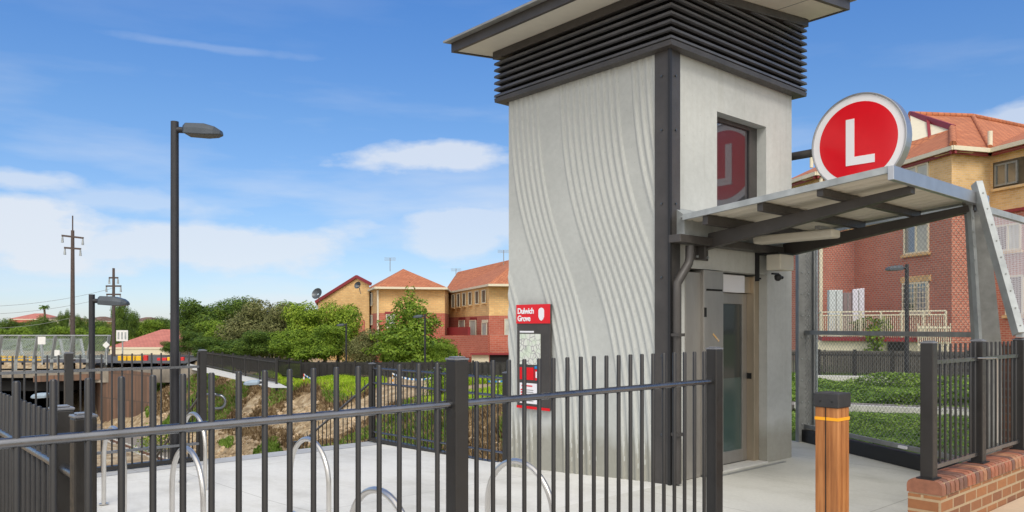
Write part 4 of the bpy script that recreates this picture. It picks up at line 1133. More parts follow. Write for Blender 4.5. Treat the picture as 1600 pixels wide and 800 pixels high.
slab_thing('white_board', 'white board leaning on the balcony rail beside the mauve box', 'board', 1332.5, 1351, 452, zf+.6, 32.5, plain('bluish_white_panel', (.62, .62, .70), .4, var=.04), .05, .06)
# ------------------------------------------------ low paling fence & path on the right
def simple_fence(label, p, q, zf0, zf1, h, npk, npost, mat, thick=.03, name='picket_fence', rails=(.15, .9), pw=.05, postw=.09, extra=.08):
    p, q = Vector((*p, 0)), Vector((*q, 0)); t = thing(name, (p.x, p.y, zf0), label, 'fence')
    org_ = Vector((p.x, p.y, zf0)); mb = MB()
    for i in range(npk+1):
        f = i/npk; c = p.lerp(q, f); zz = zf0+(zf1-zf0)*f
        mb.bar(c+Vector((0, 0, zz+.05)), c+Vector((0, 0, zz+h)), pw, thick, (q-p).normalized())
    mb.build('picket_panel', mat, t, loc=org_)
    for r in rails: MB().bar(p+Vector((0, 0, zf0+h*r)), q+Vector((0, 0, zf1+h*r)), .05, .05).build('rail', mat, t, loc=org_)
    for i in range(npost+1):
        f = i/npost; c = p.lerp(q, f); zz = zf0+(zf1-zf0)*f
        MB().bar(c+Vector((0, 0, zz-.3)), c+Vector((0, 0, zz+h+extra)), postw, postw, (q-p).normalized()).build('post', M_FENCE, t, loc=org_)
    return t
simple_fence('weathered grey paling fence along the foot of the apartment block', xy(1225, 26.5), xy(1640, 24.0), .02, .02, .78, 200, 6, M_PALING, pw=.09, name='paling_fence', postw=.06, extra=.02)
simple_fence('black picket fence in front of the grey palings', xy(1225, 23.6), xy(1640, 21.5), .0, .0, .84, 130, 7, M_FENCE, pw=.02, thick=.02)
mb = MB(); p, q = Vector((*xy(1200, 23.0), .10)), Vector((*xy(1700, 20.6), .10)); mb.bar(p, q, .5, .16)
props(mb.build('kerb_path', M_LC), kind='structure')
mb = MB(); p, q = Vector((*xy(1225, 15.5), .055)), Vector((*xy(1560, 13.8), .055)); mb.bar(p, q, 1.0, .09)
props(mb.build('gravel_strip', M_BALL), kind='structure')
mb = MB(); mb.bar(p-Vector((SN, CS, -.06))*.6, q-Vector((SN, CS, -.06))*.6, .12, .12)
props(mb.build('garden_edging', M_LC), kind='structure')

# ================================================================ TWO STOREY HOUSES (middle distance)
def bldg_walls(ch_, z0, zm, z1, o, org_, red, yel, close=None):
    mb = MB(); mb2 = MB()
    pts_ = ch_+(close or [])
    n_ = len(pts_)
    for i in range(n_):
        p, q = pts_[i], pts_[(i+1) % n_]
        wallq(mb, p, q, z0, zm); wallq(mb2, p, q, zm, z1)
    mb.build('red_brick_wall', red, o, loc=org_); mb2.build('yellow_brick_wall', yel, o, loc=org_)
# middle block with pyramid roof
h1, h2, h3_, h4 = xy(590, 75), xy(695, 76.5), xy(705, 88), xy(562, 92)
org_ = Vector((*h1, -2.2))
hm = thing('brick_house', org_, 'two storey yellow and red brick house with pyramid tiled roof behind the conical tree', 'house')
zE = 5.28; zM = EYE+(HZ-489)*75/F
bldg_walls([h4, h1, h2, h3_], -2.6, zM, zE-.1, hm, org_, M_BRED2, M_BYEL2)
def hip(par, corners, zE_, apexes, org_, tile, over=.0):
    mb = MB(); c = [Vector((*p, zE_+.1)) for p in corners]
    if len(apexes) == 1:
        a = apexes[0]
        for i in range(4): mb.add([c[i], c[(i+1) % 4], a], [(0, 1, 2)])
    else:
        a, b_ = apexes
        mb.add([c[0], c[1], b_, a], [(0, 1, 2, 3)]); mb.add([c[1], c[2], b_], [(0, 1, 2)])
        mb.add([c[2], c[3], a, b_], [(0, 1, 2, 3)]); mb.add([c[3], c[0], a], [(0, 1, 2)])
    r = mb.build('roof', tile, par, loc=org_)
    g_ = MB(); 
    for i in range(4): g_.bar(c[i]-Vector((0, 0, .1)), c[(i+1) % 4]-Vector((0, 0, .1)), .12, .2)
    g_.build('gutter', M_CREAM, par, loc=org_)
    sf = MB(); sf.add([v-Vector((0, 0, .2)) for v in c], [(3, 2, 1, 0)]); sf.build('soffit', M_CREAM, par, loc=org_)
    return r
hc = [xy(586, 74.2), xy(698.5, 75.8), xy(708, 89), xy(556, 93)]
hip(hm, hc, zE, [pt(630, 420, 81)], org_, M_TILE)
dpc = Vector((*xy(590.5, 74.9), 0)); MB().tube([dpc+Vector((0, 0, -1)), dpc+Vector((0, 0, 5.1))], .1, 8).build('downpipe', M_CREAM, hm, loc=org_)
window(hm, h1, h2, 603, 618, 491, 511, org_, M_CREAM, M_PANE, 1, M_CREAM, M_MAROON, proud=.08)
for a_, b__ in ((561, 565), (569, 574), (578, 583)): window(hm, h4, h1, a_, b__, 458, 478, org_, M_CREAM, M_BLIND, 0, proud=.08); window(hm, h4, h1, a_, b__, 492, 508, org_, M_CREAM, M_BLIND, 0, proud=.08)
MB().bar(pt(540, 514, 72), pt(570, 514, 72), .3, 1.6).build('balcony_wall', M_BRED2, hm, loc=org_)
def antenna(x, y_top, y_bot, D, lab):
    b_ = pt(x, y_bot, D); t_ = pt(x, y_top, D)
    t = thing('tv_antenna', b_, lab, 'antenna', 'thin television antennas above the roofs')
    MB().tube([b_, t_], .035, 6).build('mast', M_GALVD, t, loc=b_)
    e = MB(); d = Vector((CS, -SN, 0))
    for k in range(3): e.bar(t_-d*.6+Vector((0, 0, -.12*k)), t_+d*.6+Vector((0, 0, -.12*k)), .03, .03)
    e.build('elements', M_GALVD, t, loc=b_)
antenna(609.5, 403, 424, 82, 'thin television antenna above the pyramid roofed house')
antenna(712.5, 420, 446, 90, 'thin television antenna at the left end of the long roof')
antenna(787, 391, 420, 78, 'thin television antenna beside the lift tower edge')
# left gabled block
g1_, g2_, g3_, g4_ = xy(497, 84), xy(577, 80), xy(590, 96), xy(505, 100)
org_ = Vector((*g1_, -2.2))
hg = thing('brick_house', org_, 'yellow brick house end with low gable and red bargeboard above the bushes', 'house')
za = EYE+(HZ-466)*84/F
mb = MB(); mb.add([Vector((*g1_, -2.6)), Vector((*g2_, -2.6)), Vector((*g2_, EYE+(HZ-443)*80/F)), pt(557, 434, 81), Vector((*g1_, za))], [(0, 1, 2, 3, 4)])
wallq(mb, g2_, g3_, -2.6, 5.5); wallq(mb, g3_, g4_, -2.6, 5.5); wallq(mb, g4_, g1_, -2.6, za)
mb.build('gable_wall', M_BYEL2, hg, loc=org_)
mb = MB(); ap, lo_, ro_ = pt(557, 432, 80.8), pt(493, 472, 84), pt(580, 444, 79.6)
bkv = Vector((xy(505, 16)[0], xy(505, 16)[1], 0))
mb.add([lo_, ap, ap+bkv, lo_+bkv], [(0, 1, 2, 3)]); mb.add([ap, ro_, ro_+bkv, ap+bkv], [(0, 1, 2, 3)])
rg = mb.build('roof', M_TILE, hg, loc=org_)
MB().bar(lo_, ap, .15, .3).bar(ap, ro_, .15, .3).build('bargeboard', M_MAROON, rg, loc=org_)
for (x, y, D, r, lb) in ((497, 460, 82, .62, 'dark satellite dish on the left end of the gabled house'), (560.5, 447, 79, .38, 'small grey satellite dish on the gable wall')):
    c = pt(x, y, D); t = thing('satellite_dish', c, lb, 'satellite dish')
    mb = MB(); n_ = Vector((-SN*.8-.3, -CS*.8+.2, .35)).normalized(); mb.tube([c, c+n_*.12, c+n_*.25], r, 18, radii=[r*.15, r*.7, r], caps=False); mb.build('dish', M_HEAD, t, loc=c)
    MB().tube([c, c-n_*.2+Vector((.1, 0, -.7))], .04, 6).build('bracket', M_GALVD, t, loc=c)
# right long block
r1, r2, r3, r4 = xy(696, 86), xy(764, 70), xy(830, 70.5), xy(800, 98)
org_ = Vector((*r2, -2.2))
hr = thing('brick_house', org_, 'long two storey brick house with six upper windows beside the lift tower', 'house')
zM = EYE+(HZ-493)*70/F
bldg_walls([r1, r2, r3, r4], -2.6, zM, 5.2, hr, org_, M_BRED2, M_BYEL2)
c_ = [xy(693, 87), xy(764, 69), xy(834, 69.5), xy(803, 100)]
hip(hr, c_, 5.26, [Vector((*xy(715, 92), 8.0)), Vector((*xy(812, 76), 8.3))], org_, M_TILE)
for a_, b__ in ((707, 711), (715, 719.5), (723.5, 728.5), (733, 738), (743.5, 749), (754, 760)):
    sc_ = (a_-694)/(764-694); y0_ = 462-11*sc_; window(hr, r1, r2, a_, b__, y0_, y0_+21, org_, M_CREAM, M_PANE, 0, M_BYEL2, proud=.08)
for a_, b__, y0_, y1_ in ((718, 727, 500, 516), (735, 745, 500, 530), (754, 762, 504, 530)): window(hr, r1, r2, a_, b__, y0_, y1_, org_, M_CREAM, M_BLIND, 0, None, M_MAROON if a_ < 750 else M_CREAM, proud=.08)
window(hr, r2, r3, 788, 796, 498, 530, org_, M_CREAM, M_BLIND, 0, proud=.08)
MB().bar(pt(700, 521, 78), pt(733, 521, 72), .25, 1.2).build('balcony_wall', M_MAROON, hr, loc=org_)
MB().bar(pt(690, 540, 73), pt(765, 541, 66), .3, 1.9).bar(pt(765, 541, 66), pt(815, 541, 66), .3, 1.9).build('garden_wall', M_BRED2, hr, loc=org_)
MB().bar(pt(737, 561, 65.5), pt(764, 561, 65.5), .1, .9).build('garage_door', M_CREAM, hr, loc=org_)
MB().bar(pt(765, 561, 65.4), pt(810, 561, 65.4), .1, .8).build('carport_opening', M_DARK, hr, loc=org_)
MB().bar(pt(735, 553, 65.3), pt(812, 553, 65.3), .3, .15).build('carport_beam', M_MAROON, hr, loc=org_)

# far houses on the left
def far_house(px0, px1, D, y_e, y_r, label, tile, wallm, zb=-2.6, depth=12, skew=0):
    a, b_ = Vector((*xy(px0, D), 0)), Vector((*xy(px1, D+skew), 0)); back = Vector((SN, CS, 0))*depth
    ze = EYE+(HZ-y_e)*D/F; zr = EYE+(HZ-y_r)*D/F
    t = thing('distant_house', (a.x, a.y, zb), label, 'house'); o_ = Vector((a.x, a.y, zb))
    mb = MB()
    for p, q in ((a, b_), (b_, b_+back), (b_+back, a+back), (a+back, a)): wallq(mb, p, q, zb, ze)
    mb.build('wall', wallm, t, loc=o_)
    w = (b_-a); c = [a-w*.04, b_+w*.04, b_+w*.04+back, a-w*.04+back]
    m1, m2 = a+w*.35+back*.5, a+w*.65+back*.5
    hip(t, [(v.x, v.y) for v in c], ze, [Vector((m1.x, m1.y, zr)), Vector((m2.x, m2.y, zr))], o_, tile)
    for f in (.2, .5, .8):
        p = a+w*f-Vector((SN, CS, 0))*.05; MB().bar(p+Vector((0, 0, ze-2.2)), p+Vector((0, 0, ze-.9)), 1.2, .08, (SN, CS, 0)).build('window', M_PANE, t, loc=o_)
far_house(172, 272, 84, 544, 515, 'single storey house with salmon pink tiled roof beyond the road bridge', M_TILEP, M_CREAM, depth=14)
far_house(14, 62, 190, 499, 489, 'distant red roofed brick house on the hill at the far left', M_TILEP, M_BRED2, zb=-4)
far_house(62, 96, 170, 500, 492, 'distant brown roofed house half hidden by trees on the hill', M_ABUT, M_CREAM, zb=-4)
far_house(120, 150, 150, 502, 494, 'distant cream house behind the short lamp post', M_ABUT, M_BYEL2, zb=-4)
far_house(196, 226, 160, 503, 495, 'distant tan house between the power pole and the tall lamp post', M_ABUT, M_BYEL2, zb=-4)

# ================================================================ ROAD BRIDGE (far left)
BD = 60.0
M_ABUT2 = plain('weathered_bridge_concrete', (0.27, 0.235, 0.19), 0.9, var=0.4, scale=0.7)
br_ = thing('road_bridge', (*xy(60, BD), -6), 'dark road bridge over the railway cutting at far left', 'bridge')
bo_ = Vector((*xy(60, BD), -6))
mb = MB(); mb.bar(pt(-160, 584, BD), pt(240, 584, BD), 1.0, .55); mb.build('parapet', M_ABUT2, br_, loc=bo_)
mb = MB(); mb.bar(pt(55, 592, BD-.6), pt(160, 588, BD-.6), .5, .45); mb.build('girder', M_ABUT, br_, loc=bo_)
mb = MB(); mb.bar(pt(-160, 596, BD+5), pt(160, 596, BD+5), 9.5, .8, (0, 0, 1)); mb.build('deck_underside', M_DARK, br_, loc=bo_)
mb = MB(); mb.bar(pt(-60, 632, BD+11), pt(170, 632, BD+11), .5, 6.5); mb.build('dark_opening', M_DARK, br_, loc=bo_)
mb = MB(); a_ = pt(158, 600, BD-.5); b__ = pt(238, 600, BD-5)
mb.quad(Vector((a_.x, a_.y, -6.2)), Vector((b__.x, b__.y, -6.2)), Vector((b__.x, b__.y, -1.7)), Vector((a_.x, a_.y, -1.5)))
a2 = pt(140, 600, BD+9); mb.quad(Vector((a2.x, a2.y, -6.2)), Vector((a_.x, a_.y, -6.2)), Vector((a_.x, a_.y, -1.5)), Vector((a2.x, a2.y, -1.5)))
a3 = pt(-60, 600, BD-.5); a4 = pt(-160, 600, BD-2)
mb.build('abutment', M_ABUT, br_, loc=bo_)
mb = MB(); a_ = pt(150, 586, BD-.2); b__ = pt(330, 585, BD-5); mb.bar(a_, b__, .6, 1.1); mb.build('wing_wall', M_ABUT2, br_, loc=bo_)
mb = MB(); p = [xy(-200, 61), xy(290, 58), xy(330, 75), xy(-200, 75)]; mb.add([(x, y, -1.15) for x, y in p], [(0, 1, 2, 3)])
props(mb.build('road', M_ASPH), kind='structure')
# cranked mesh screens on the bridge
def cranked(label, D, sgn, px0, px1, step, ytop, ybot, lean):
    o_ = pt(px0, ybot, D); t = thing('bridge_screen', o_, label, 'screen fence')
    x = px0; tops = []; mids = []
    while x <= px1:
        b0 = pt(x, ybot, D); t0 = pt(x+lean, ytop, D-sgn*.6); md = pt(x+lean*.15, ybot+(ytop-ybot)*.35, D)
        MB().bar(b0, md, .20, .16).bar(md, t0, .20, .16).build('post', M_GALV, t, loc=o_)
        tops.append(t0); mids.append(md); x += step
    for i in range(len(tops)-1):
        MB().quad(mids[i], mids[i+1], tops[i+1], tops[i]).build('mesh', M_MESHF, t, loc=o_)
    MB().bar(tops[0], tops[-1], .08, .08).bar(mids[0], mids[-1], .07, .07).build('rail', M_GALV, t, loc=o_)
cranked('near mesh safety screen with leaning posts along the road bridge', BD-.4, 1, -60, 185, 28, 524, 580, 7)
cranked('far mesh safety screen on the other side of the road bridge', BD+9, -1, -60, 140, 32, 530, 570, -6)
# road works barriers
M_BWH = plain('white_barrier', (.72, .72, .70), .5, var=.05)
def barrier(px0, px1, D, y0, y1, m1_, label, legs=True):
    a, b_ = pt(px0, (y0+y1)/2, D), pt(px1, (y0+y1)/2, D); h = (y1-y0)*D/F
    t = thing('road_barrier', (a.x, a.y, -1.15), label, 'barrier', 'road works barriers on the bridge'); o_ = Vector((a.x, a.y, -1.15))
    MB().bar(a, b_, .25, h).build('board', m1_, t, loc=o_, bevel=.03)
    for f in (.15, .85):
        p = a.lerp(b_, f); MB().bar(p+Vector((0, 0, -h/2)), Vector((p.x, p.y, -1.15)), .15, .3).build('foot', M_BWH, t, loc=o_)
for i, (a_, b__, y0_, y1_, m_, lb) in enumerate(((-20, 10, 556, 566, M_YEL, 'yellow road barrier at the left edge of the bridge'), (14, 41, 556, 566, M_YEL, 'yellow road barrier second from the left on the bridge'),
        (46, 65, 557, 566, M_YEL, 'yellow road barrier just left of the far power pole'), (185, 198, 556, 568, M_YEL, 'yellow board leftmost in the row below the salmon roof'), (200, 211, 556, 568, M_YEL, 'yellow board in the middle of the row below the salmon roof'),
        (213, 224, 556, 568, M_YEL, 'yellow board at the right end of the row below the salmon roof'), (225, 231, 555, 568, M_REDP, 'small red board beside the yellow boards'), (246, 261, 559, 570, M_REDP, 'red plastic barrier left of the tall lamp post'),
        (262, 268, 558, 569, M_YEL, 'small yellow barrier behind the tall lamp post'), (281, 288, 558, 568, M_REDP, 'small red barrier right of the tall lamp post'))):
    barrier(a_, b__, 63, y0_, y1_, m_, lb)
def board_sign(px, y0, y1, w, D, label, lines=True, rot=0, mats=None):
    c = pt(px, (y0+y1)/2, D); h = (y1-y0)*D/F; ww = w*D/F
    t = thing('road_sign', (c.x, c.y, -1.2), label, 'sign')
    MB().tube([(c.x, c.y, -1.2), (c.x, c.y, c.z+h*.3)], .05, 8).build('pole', M_GALV, t, loc=c)
    n_ = Vector((-SN, -CS, 0)); r_ = Vector((CS, -SN, 0)); u = Vector((0, 0, 1))
    if rot: r_, u = (r_+u).normalized(), (u-Vector((CS, -SN, 0))).normalized()
    f = c+n_*.08
    mb = MB(); vs = [f-r_*ww/2-u*h/2, f+r_*ww/2-u*h/2, f+r_*ww/2+u*h/2, f-r_*ww/2+u*h/2]
    mb.add(vs+[v-n_*.04 for v in vs], [(0, 1, 2, 3), (7, 6, 5, 4), (0, 4, 5, 1), (1, 5, 6, 2), (2, 6, 7, 3), (3, 7, 4, 0)])
    fo = mb.build('board', M_BWH, t, loc=c)
    if lines:
        mb = MB()
        for k in range(3): mb.bar(f+n_*.01-r_*ww*.3+r_*ww*.3*k-u*h*.32, f+n_*.01-r_*ww*.3+r_*ww*.3*k+u*h*.32, ww*.14, .01, n_)
        mb.build('markings', M_GALV, fo, loc=c)
board_sign(191.5, 516, 533, 18, 58, 'white gridded sign board in front of the salmon pink roof')
board_sign(66, 526, 538, 12, 57, 'small white sign on the bridge screen', False)
board_sign(90, 547, 556, 8, 56, 'small white notice low on the bridge screen', False)
board_sign(166.5, 535, 543, 8, 57, 'white diamond sign beside the short lamp post', False, 1)

# ================================================================ POWER POLES
def power_pole(px, D, ytop, yarm, label, arms, w=.32, fin=None):
    zt = EYE+(HZ-ytop)*D/F; x, y = xy(px, D)
    t = thing('power_pole', (x, y, -3), label, 'power pole'); o_ = (x, y, -3)
    MB().tube([(x, y, -3), (x, y, zt)], w/2, 10, radii=[w*.6, w*.36]).build('pole', M_POLE, t, loc=o_)
    d = Vector((CS, -SN, 0))
    for ya, hl, tilt in arms:
        c = Vector((x, y, EYE+(HZ-ya)*D/F)); tt = Vector((0, 0, tilt))
        ao = MB().bar(c-d*hl+tt, c+d*hl-tt, .14, .14).build('crossarm', M_POLE, t, loc=o_)
        for s_ in (-.95, .95):
            q = c+d*hl*s_-tt*s_; MB().tube([q, q-Vector((0, 0, .55))], .09, 8, radii=[.05, .1]).build('insulator', M_GALV, ao, loc=o_)
    if fin: MB().tube([(x, y, zt), (x, y, EYE+(HZ-fin)*D/F)], .05, 6).build('finial_rod', M_POLE, t, loc=o_)
power_pole(113.5, 62, 360, 370, 'tall brown timber power pole with two crossarms at left', [(370, .85, .1), (388, .65, .05)], .34, fin=337)
power_pole(177.5, 72, 419, 430, 'shorter timber power pole with three crossarms left of the tall lamp post', [(434, .42, 0), (447, .7, 0), (460, .65, 0)], .30)
wr_ = thing('power_lines', pt(113, 467, 62), 'thin sagging power wires left of the timber power poles', 'power lines')
for i, (p, q) in enumerate(((pt(-150, 475, 60), pt(177, 450, 72)), (pt(-150, 487, 60), pt(177, 462, 72)), (pt(-150, 497, 58), pt(113, 496, 62)))):
    pts = [p.lerp(q, k/14)-Vector((0, 0, 1.0*4*(k/14)*(1-k/14)*.8)) for k in range(15)]
    MB().tube(pts, .014, 5).build('wire', M_GALVD, wr_, loc=pt(113, 467, 62))

# ================================================================ VEGETATION
def leaf_cloud(mb, blobs, n_, size, shell=.55, seed=0, up_bias=.25, aspect=.55):
    rnd = random.Random(seed)
    vol = [b_[3]*b_[4]*b_[5] for b_ in blobs]; tot = sum(vol)
    for b_, v in zip(blobs, vol):
        k = int(n_*v/tot)
        for _ in range(k):
            while True:
                q = Vector((rnd.gauss(0, 1), rnd.gauss(0, 1), rnd.gauss(0, 1)))
                if q.length > .01: break
            q.normalize(); r = shell+(1-shell)*rnd.random()**.5
            nz = noise.noise(Vector((q.x*2.1+seed, q.y*2.1, q.z*2.1)))+.5*noise.noise(Vector((q.x*5, q.y*5+seed, q.z*5)))
            r *= 1+.28*nz
            if q.z < -.45 and rnd.random() < .6: continue
            p = Vector((b_[0]+q.x*r*b_[3], b_[1]+q.y*r*b_[4], b_[2]+q.z*r*b_[5]))
            nrm = (q+Vector((rnd.uniform(-.8, .8), rnd.uniform(-.8, .8), rnd.uniform(-.5, .8)+up_bias))).normalized()
            t_ = nrm.cross(Vector((rnd.uniform(-1, 1), rnd.uniform(-1, 1), rnd.uniform(-1, 1)))).normalized(); bb_ = nrm.cross(t_)
            s_ = size*rnd.uniform(.6, 1.35); w = s_*aspect
            mb.add([p-t_*s_*.5, p+bb_*w*.5, p+t_*s_*.5, p-bb_*w*.5], [(0, 1, 2, 3)])
def make_tree(name, label, cat, mat, H, Wd, seed, n_=5200, size=.3, trunk=.3, group=None, conical=False, loc=(0, 0, 0), low=.12):
    rnd = random.Random(seed)
    t = thing(name, loc, label, cat, group)
    blobs = []
    if conical:
        for i in range(13):
            f = i/12; r = Wd*.5*min(1, 1.12*(1-f)**.95+.03)+.12
            for k in range(3 if f < .8 else 1):
                an = rnd.uniform(0, 2*PI); rr = r*.45 if f < .8 else 0
                blobs.append((rr*math.cos(an), rr*math.sin(an), H*(.10+.88*f), r*.72, r*.72, H*.075))
    else:
        nb = 13
        for i in range(nb):
            an = rnd.uniform(0, 2*PI); rr = Wd*.5*rnd.uniform(.1, .66); f = rnd.uniform(low+.12, .84)
            s_ = Wd*rnd.uniform(.15, .26)*(1.1-.35*f)
            rr *= math.sqrt(max(.1, 1-(2*(f-.45))**2*.75))
            blobs.append((rr*math.cos(an), rr*math.sin(an), H*f, s_, s_, s_*rnd.uniform(.6, .9)))
        blobs.append((0, 0, H*.5, Wd*.30, Wd*.30, H*.33))
    mb = MB(); leaf_cloud(mb, blobs, n_, size, seed=seed)
    mb2 = MB()
    mb2.tube([(0, 0, -.5), (.05, .02, H*.25), (0, .05, H*.5), (.05, 0, H*.8)], .1, 8, radii=[trunk, trunk*.75, trunk*.5, trunk*.15])
    for b_ in blobs[:8]:
        z0 = H*rnd.uniform(.15, .35) if not conical else b_[2]-.1
        mb2.tube([(0, 0, z0), (b_[0]*.5, b_[1]*.5, (z0+b_[2])/2-.1), (b_[0], b_[1], b_[2])], .05, 6, radii=[trunk*.4, trunk*.25, trunk*.06])
    off = Vector(loc)
    me = None
    o1 = mb.build('crown', mat, t, loc=None); o1.location = (0, 0, 0)
    o2 = mb2.build('trunk', M_BARK, t, loc=None); o2.location = (0, 0, 0)
    return t
def base_z(px, D): return terr((px-800)/F*D, D)
protos = {}
def place_tree(kind, px, D, ytop, wpx, label, group='trees beyond the railway cutting', zb=None, rot=None, name='tree', cat='tree'):
    H0, W0 = {'dark': (9, 9), 'mid': (8, 8), 'yel': (7, 8), 'olive': (8, 9), 'conic': (8, 7)}[kind]
    x, y = xy(px, D); z = base_z(px, D) if zb is None else zb
    if kind not in protos:
        mt = {'dark': M_LEAFD, 'mid': M_LEAFM, 'yel': M_LEAFY, 'olive': M_LEAFO, 'conic': M_LEAFM}[kind]
        nn = {'dark': 20000, 'mid': 20000, 'yel': 20000, 'olive': 17000, 'conic': 20000}[kind]
        protos[kind] = make_tree(name, label, cat, mt, H0, W0, {'dark': 3, 'mid': 8, 'yel': 15, 'olive': 21, 'conic': 5}[kind], n_=nn, size=.25, conical=(kind == 'conic'), trunk=.28)
        t = protos[kind]
    else: t = copy_tree(protos[kind])
    t.name = name
    H = (EYE+(HZ-ytop)*D/F-z)*(1.14 if kind == 'conic' else 1.13 if D > 52 and 290 < px < 560 else 1.05); Wm = wpx*D/F*1.1
    t.location = (x, y, z); t.scale = (Wm/W0, Wm/W0, H/H0); t.rotation_euler = (0, 0, rot if rot is not None else random.uniform(0, 6.28))
    props(t, label, cat, group)
    return t
place_tree('conic', 641, 52, 458, 128, 'bushy conical green tree in front of the pyramid roofed house', rot=.5)
for k, px_, D, yt, w, lb in (
    ('dark', 318, 82, 474, 100, 'dark rounded tree just right of the tall lamp post'),
    ('dark', 372, 88, 470, 110, 'dark tall tree at the back of the bushy row'),
    ('mid', 345, 66, 500, 80, 'dark green spreading tree low beside the white ramp'),
    ('olive', 392, 62, 478, 120, 'greyish olive tree in the middle of the bushy row'),
    ('mid', 440, 80, 471, 80, 'mid green tree top behind the olive tree'),
    ('olive', 432, 60, 484, 95, 'thin olive tree with bare twigs near the middle of the row'),
    ('yel', 478, 58, 478, 100, 'bright yellow green bushy tree left of the gabled house'),
    ('yel', 528, 57, 476, 80, 'bright green tree in front of the gabled yellow house'),
    ('mid', 508, 54, 508, 90, 'green bushes below the bright yellow green tree'),
    ('mid', 450, 54, 515, 90, 'rounded green bush at the foot of the olive tree'),
    ('dark', 410, 56, 520, 90, 'dark low bush below the olive trees'),
    ('olive', 570, 53, 516, 75, 'olive bush between the bright tree and the conical tree'),
    ('mid', 612, 50, 528, 60, 'low green bush at the left foot of the conical tree'),
    ('mid', 690, 50, 532, 50, 'low green bush at the right foot of the conical tree'),
    ('yel', 708, 56, 541, 16, 'slim pale green shrub in front of the garden wall'),
    ('dark', 288, 95, 486, 60, 'dark tree behind the tall lamp post'),
    ('dark', 305, 70, 520, 60, 'dark rounded bush at the right of the salmon roofed house'), ('dark', 268, 72, 533, 40, 'small dark bush just left of the tall lamp post'),
    ('dark', 350, 58, 530, 110, 'dark hedge like tree above the white ramp')):
    place_tree(k, px_, D, yt, w, lb)
gl = 'trees on the hill at far left'
for i, (k, px_, D, yt, w) in enumerate((('mid', 10, 100, 508, 70), ('mid', 45, 96, 505, 60), ('dark', 78, 120, 493, 40), ('dark', 100, 118, 484, 20), ('mid', 92, 95, 505, 60), ('dark', 127, 115, 492, 24),
        ('mid', 135, 95, 508, 50), ('dark', 188, 105, 470, 34), ('dark', 205, 110, 483, 34), ('mid', 170, 95, 505, 50), ('mid', 232, 110, 494, 50), ('dark', 262, 112, 496, 50), ('mid', 215, 120, 497, 60), ('dark', 30, 150, 498, 60), ('mid', -30, 95, 505, 70), ('dark', 60, 130, 499, 60), ('dark', 150, 130, 499, 60), ('dark', 240, 150, 500, 90), ('dark', 290, 150, 500, 90))):
    lbs = ['pale green tree at the very left edge beyond the bridge', 'pale green round tree beyond the yellow barriers', 'dark tree below the distant red roofed house', 'small dark narrow tree against the sky near the left power pole', 'green tree directly left of the tall power pole',
           'dark narrow tree right of the tall power pole', 'green tree above the bridge screen behind the short lamp post', 'tall dark tree behind the shorter power pole', 'dark tree right of the shorter power pole', 'green tree left of the salmon roof',
           'green tree above the salmon roof', 'dark tree at the right end of the salmon roof', 'green tree behind the salmon roofed house', 'dark tree on the skyline below the red roof', 'green tree outside the left edge of the bridge', 'dark skyline tree left of the tall power pole', 'dark skyline tree behind the short lamp post',
           'dark broad skyline tree left of the tall lamp post', 'dark broad skyline tree right of the tall lamp post']
    place_tree(k, px_, D, yt, w, lbs[i], gl, zb=-3.0)
# backdrop wood so no horizon gap shows
for i in range(26):
    px_ = -150+i*42
    place_tree('dark', px_, 210+random.uniform(-15, 15), 500+random.uniform(-3, 4), 60, 'dark tree in the far line of trees along the skyline', 'far line of trees on the skyline', zb=-5)
for i in range(9):
    place_tree('dark', 1180+i*70, 90+random.uniform(-5, 5), 470, 110, 'dark tree hidden behind the red apartment block', 'trees behind the apartment block', zb=-1)
# palms
def palm(px_, D, ytop, label, r=1.6):
    x, y = xy(px_, D); zt = EYE+(HZ-ytop)*D/F
    t = thing('palm_tree', (x, y, -2.5), label, 'palm tree')
    MB().tube([(x, y, -2.5), (x+.2, y, zt*.5), (x, y, zt)], .2, 8, radii=[.28, .2, .16]).build('trunk', M_BARK, t, loc=(x, y, -2.5))
    mb = MB(); rnd = random.Random(int(px_))
    for i in range(22):
        an = i*2.399; el = rnd.uniform(-.2, 1.0); prev = Vector((x, y, zt)); d = Vector((math.cos(an)*math.cos(el), math.sin(an)*math.cos(el), math.sin(el)))
        for k in range(7):
            nx = prev+d*r/6; s_ = d.cross(Vector((0, 0, 1))).normalized()*.30*(1-k/8)
            mb.add([prev-s_-Vector((0, 0, .12)), prev, nx, nx-s_*.9-Vector((0, 0, .12))], [(0, 1, 2, 3)]); mb.add([prev, prev+s_-Vector((0, 0, .12)), nx+s_*.9-Vector((0, 0, .12)), nx], [(0, 1, 2, 3)])
            prev = nx; d = (d+Vector((0, 0, -.16))).normalized()
    mb.build('fronds', M_LEAFD, t, loc=(x, y, -2.5))
palm(297, 96, 480, 'palm tree with drooping fronds beside the tall lamp post', 1.45)
palm(69, 140, 480, 'small palm on the skyline left of the tall power pole', .8)
